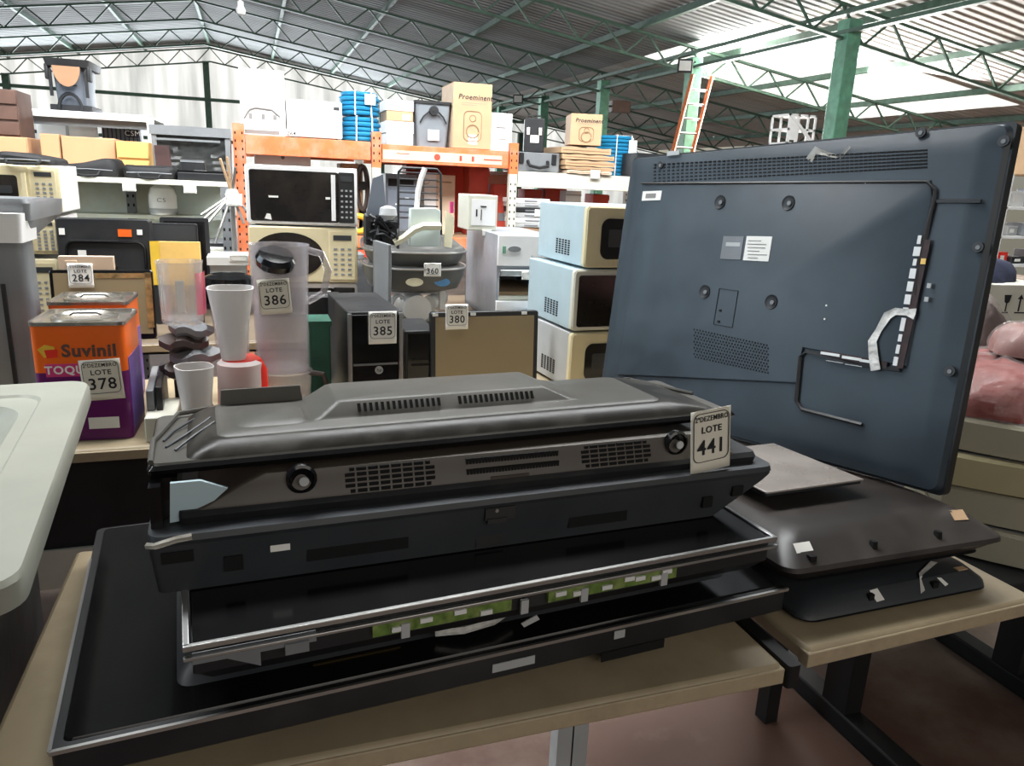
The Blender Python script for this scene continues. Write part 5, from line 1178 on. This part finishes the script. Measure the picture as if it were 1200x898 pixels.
t, w_, h_ = small_box('clear_tray', 'clear plastic trays behind the frosted blender jar', 'tray', 247, 290, 303, 3.6, Zc, .25, 'grey_light', 0)
part('tray_rim', B(-w_/2-.01, w_/2+.01, -.01, .26, h_*.88, h_+.004), 'white_plastic', t); part('tray_rib', B(-w_*.45, w_*.45, -.004, 0, h_*.4, h_*.5), 'grey_mid', t); lot_tag(t, w_*.3, -.012, h_, .08, .03, '', blank=True)

# ------------------------------------------------------------------ right side clutter
zz = .6
for i in range(4):
    t = thing('cream_drawer', ['cream plastic drawer at the bottom of the right stack', 'pale drawer second from the bottom of the right stack', 'yellowish cream drawer third up in the right stack', 'cream drawer at the top of the right stack under the red bags'][i], 'drawer', (1.70+.02*(i % 2), 1.30, zz+.001), radians(-38+2*(i % 3)), 'cream drawers stacked at the right')
    W2, D2, H2 = .8, .46, .088
    k_ = ['drawer_cream', 'drawer_cream', 'drawer_yellow', 'drawer_cream'][i]
    def dr_ring(z, ins):
        out = []
        for j in range(13):
            u = j/12; out.append((-.06+ins+(W2-2*ins)*u, ins+.06*(2*u-1)**2-.02, z))
        return out + [(W2-.06-ins, D2-ins, z), (-.06+ins, D2-ins, z)]
    part('drawer_shell', MB().loops([dr_ring(0, .012), dr_ring(.006, .0), dr_ring(H2-.008, 0), dr_ring(H2, .008)]), k_, t)
    part('drawer_lip', MB().loops([dr_ring(H2-.0005, .02), dr_ring(H2+.0015, .022)]), 'grey', t)
    zz += H2+.004
zTop = zz
def heap(nm, label, cat, c, sx, sy, sz, matk, seed, group=None, film=True, rz=0):
    t = thing(nm, label, cat, c, rz, group); random.seed(seed); ph = [random.uniform(0, 6) for _ in range(6)]
    def surf(s, amp):
        mb = MB(); rings = []
        for j in range(12):
            th = pi*j/22; ring = []
            for i in range(32):
                a = 2*pi*i/32
                k2 = 1+amp*(.5*sin(3*a+ph[0]+2*th)+.4*sin(5*a+ph[1]-3*th)+.3*sin(9*a+ph[2]+5*th)+.25*sin(13*a*1+ph[3]+8*th))
                ring.append((sx*s*cos(a)*cos(th)**.6*k2, sy*s*sin(a)*cos(th)**.6*k2, sz*s*sin(th)*(1+amp*.6*sin(4*a+ph[4]))))
            rings.append(ring)
        return mb.loops(rings)
    part('folded_cloth', surf(.95, .08), matk, t)
    if film: part('plastic_bag', surf(1.0, .11), 'film', t, label='crinkled clear plastic bag')
    return t
heap('clothing_bag', 'clear bag of red clothes on the cream drawers', 'clothing bag', (1.98, 1.5, zTop), .33, .26, .12, 'red_cloth', 3, 'bags of clothes at the right')
heap('clothing_bag', 'bag with round pale pink bundle above the red clothes', 'clothing bag', (2.07, 1.50, zTop+.125), .11, .1, .085, 'pink_cloth', 5, 'bags of clothes at the right')
heap('clothing_bag', 'dark maroon clothes bag behind the pink bundle', 'clothing bag', (2.3, 1.93, zTop-.1), .24, .15, .33, 'maroon', 8, 'bags of clothes at the right')
part_ = tag(part('carton_block', MB().rloft([(-.22, .22, -.14, .14, 0), (-.22, .22, -.14, .14, zTop-.103)], .005), 'kraft_dark', None, .003, loc=(2.33, 2.12, 0)), 'brown carton under the dark maroon clothes bag', 'carton')
heap('red_blanket', 'red cloth folded behind the dark maroon bag', 'cloth', (2.62, 2.42, 0), .3, .16, 1.17, 'red_cloth', 9, film=False)
t = thing('carton', 'white carton with fragile and upright arrow marks, far right', 'carton', (3.3, 2.7, 0), radians(-8), 'cartons at the right')
hz_ = atY(1180, 340, 2.7).z+.03
part('box_body', B(-.35, .45, 0, .5, 0, hz_), 'off_white', t, bev=.004)
fm = MB(); bx_ = .17; zq = hz_-.09
bx_ = atY(1178, 358, 2.7).x-3.3
for dx in (.05, .11):
    fm.box(bx_+dx-.004, bx_+dx+.004, -.002, 0, zq-.04, zq+.03); fm.prism([(bx_+dx-.016, zq+.02), (bx_+dx+.016, zq+.02), (bx_+dx, zq+.042)], -.002, 0)
fm.box(bx_+.03, bx_+.13, -.002, 0, zq-.05, zq-.044)
fm.prism([(bx_-.045, zq+.04), (bx_-.005, zq+.04), (bx_-.012, zq+.005), (bx_-.025, zq-.004), (bx_-.038, zq+.005)], -.002, 0); fm.box(bx_-.028, bx_-.022, -.002, 0, zq-.045, zq); fm.box(bx_-.042, bx_-.008, -.002, 0, zq-.05, zq-.044)
part('printed_mark', fm, 'ink', t, label='black fragile glass and arrow marks')
heap('folded_cloth_pile', 'navy cloth folded on the fragile marked carton', 'cloth', (3.42, 2.95, hz_), .36, .24, .13, 'navy', 4, film=False)
# far right shelves
t = thing('metal_shelf', 'white metal shelf of small goods at the far right', 'shelf', (6.75, 5.0, 0))
for sx in (-.5, .5):
    for yy in (0, .4): part('post', B(sx-.02, sx+.02, yy, yy+.04, 0, 1.75), 'white', t)
for zz in (.5, .95, 1.2, 1.45): part('shelf_board', B(-.5, .5, 0, .44, zz, zz+.025), 'white', t, bev=.003)
random.seed(5)
for i, (dx, z, w_, h_, mk, lab) in enumerate(((-.35, .977, .12, .1, 'red_plastic', 'small red box on the lower shelf at the far right'), (-.15, .977, .2, .06, 'black', 'flat black box on the lower shelf at the far right'), (.1, .977, .14, .12, 'grey', 'grey box on the lower shelf at the far right'), (-.3, 1.227, .16, .08, 'grey_light', 'pale grey gadget on the middle shelf at the far right'), (-.05, 1.227, .2, .11, 'grey', 'grey gadget on the middle shelf at the far right'), (-.32, 1.477, .22, .13, 'white', 'white crumpled package on the top shelf at the far right'), (.0, 1.477, .24, .16, 'grey_mid', 'grey package on the top shelf at the far right'))):
    g = thing('shelf_goods', lab, 'box', (6.75+dx, 5.05, z+.001), random.uniform(-.2, .2), 'small goods at the far right')
    part('box_body', MB().rloft([(-w_/2, w_/2, 0, .2, 0), (-w_/2, w_/2, 0, .2, h_)], .01), mk, g, bev=.004); part('box_label', B(-w_*.3, w_*.1, -.002, 0, h_*.3, h_*.7), 'paper', g)
t = thing('orange_crate', 'orange crate left of the far right white shelf', 'crate', (6.03, 5.3, 0))
part('crate_body', B(-.12, .12, 0, .3, 1.0, 1.42), 'orange_steel', t, bev=.005); part('crate_base', B(-.14, .14, -.01, .32, 0, 1.0), 'cream', t, bev=.005); part('crate_opening', B(-.07, .07, -.003, 0, 1.08, 1.28), 'dark_void', t)
t = thing('carton', 'brown and orange carton on top of the far right white shelf', 'carton', (6.85, 5.0, 1.752), 0, 'cartons at the right')
part('box_body', B(-.45, .4, 0, .4, 0, .4), 'kraft', t, bev=.004); part('coloured_patch', B(-.25, .1, -.002, 0, .1, .25), 'board_yellow', t)
# white stack far behind the tilted television
t = thing('storage_tower', 'white lattice crate showing above the tilted television', 'crate', (atY(940, 150, 8).x, 8.0, 0))
za, zb_ = atY(940, 170, 8).z, atY(940, 134, 8).z
part('stand', B(-.2, .2, 0, .35, 0, za), 'grey', t)
mb = MB()
for z in (za, (za+zb_)/2-.012, zb_-.024): mb.box(-.2, .2, 0, .35, z, z+.024)
for x in (-.2, -.07, .07, .176): mb.box(x, x+.024, 0, .02, za, zb_); mb.box(x, x+.024, .33, .35, za, zb_)
mb.bar((-.18, 0, zb_-.02), (.18, 0, za+.03), .03); mb.box(-.18, -.05, -.004, .0, za+.05, zb_-.05)
part('crate_body', mb, 'white', t)

# ------------------------------------------------------------------ ladder, floodlights, lamps
a0 = atY(775, 186, 12.2); a1 = atY(810, 88, 12.2)
t = thing('extension_ladder', 'orange ladder leaning on the second green column', 'ladder', (0, 0, 0))
dirv = (a1-a0); foot = a0 - dirv*((a0.z-.0)/dirv.z); t.location = (foot.x, 12.05, 0)
top = a1 - foot; sw = Vector((.38, 0, 0))
top.y = .15; bot = Vector((0, -.6, 0)); top = Vector((a1.x-foot.x, .1, a1.z))
for s in (0, 1): part('rail', MB().bar(bot+sw*s, top+sw*s, .06, .04), 'orange_rung', t)
for i in range(1, 14):
    p = bot.lerp(top, i/14); part('rung', MB().tube([p, p+sw], .018, 6), 'silver', t)
def flood(label, px, py, Y, s=1):
    p = atY(px, py, Y); t = thing('floodlight', label, 'lamp', p, radians(-25), 'small floodlights on the columns')
    part('lamp_body', B(-.13*s, .13*s, 0, .06, -.11*s, .11*s), 'black', t, bev=.01); part('lamp_glass', B(-.1*s, .1*s, -.004, 0, -.08*s, .08*s), 'white', t)
    part('bracket', MB().bar((0, .05, 0), (7.4-p.x if abs(7.4-p.x) < .8 else .3, .1, .08), .03), 'black', t)
flood('white floodlight fixed to the second green column', 803, 77, 12.3)
flood('white floodlight fixed to the far green column', 607, 116, 19.6)
t = thing('camera_box', 'brown box fixed to the third green column', 'box', (7.72, 16.1, 3.1)); part('housing', B(0, .45, 0, .2, 0, .25), 'dark_wood', t, bev=.01); part('arm', B(-.08, 0, .08, .12, .1, .14), 'black', t)
p = atY(282, 8, 8.8)
t = thing('ceiling_lamp', 'white bulb lamp hanging from the roof truss', 'lamp', p, 0)
part('bulb', MB().lathe([(.001, -.09), (.04, -.07), (.05, -.03), (.03, .01), (.03, .05), (.001, .06)], n=20, cap0=False, cap1=False), 'white', t); part('cord', MB().tube([(0, 0, .05), (0, 0, rz_at(p.x)-p.z-.28)], .012, 6), 'white', t)
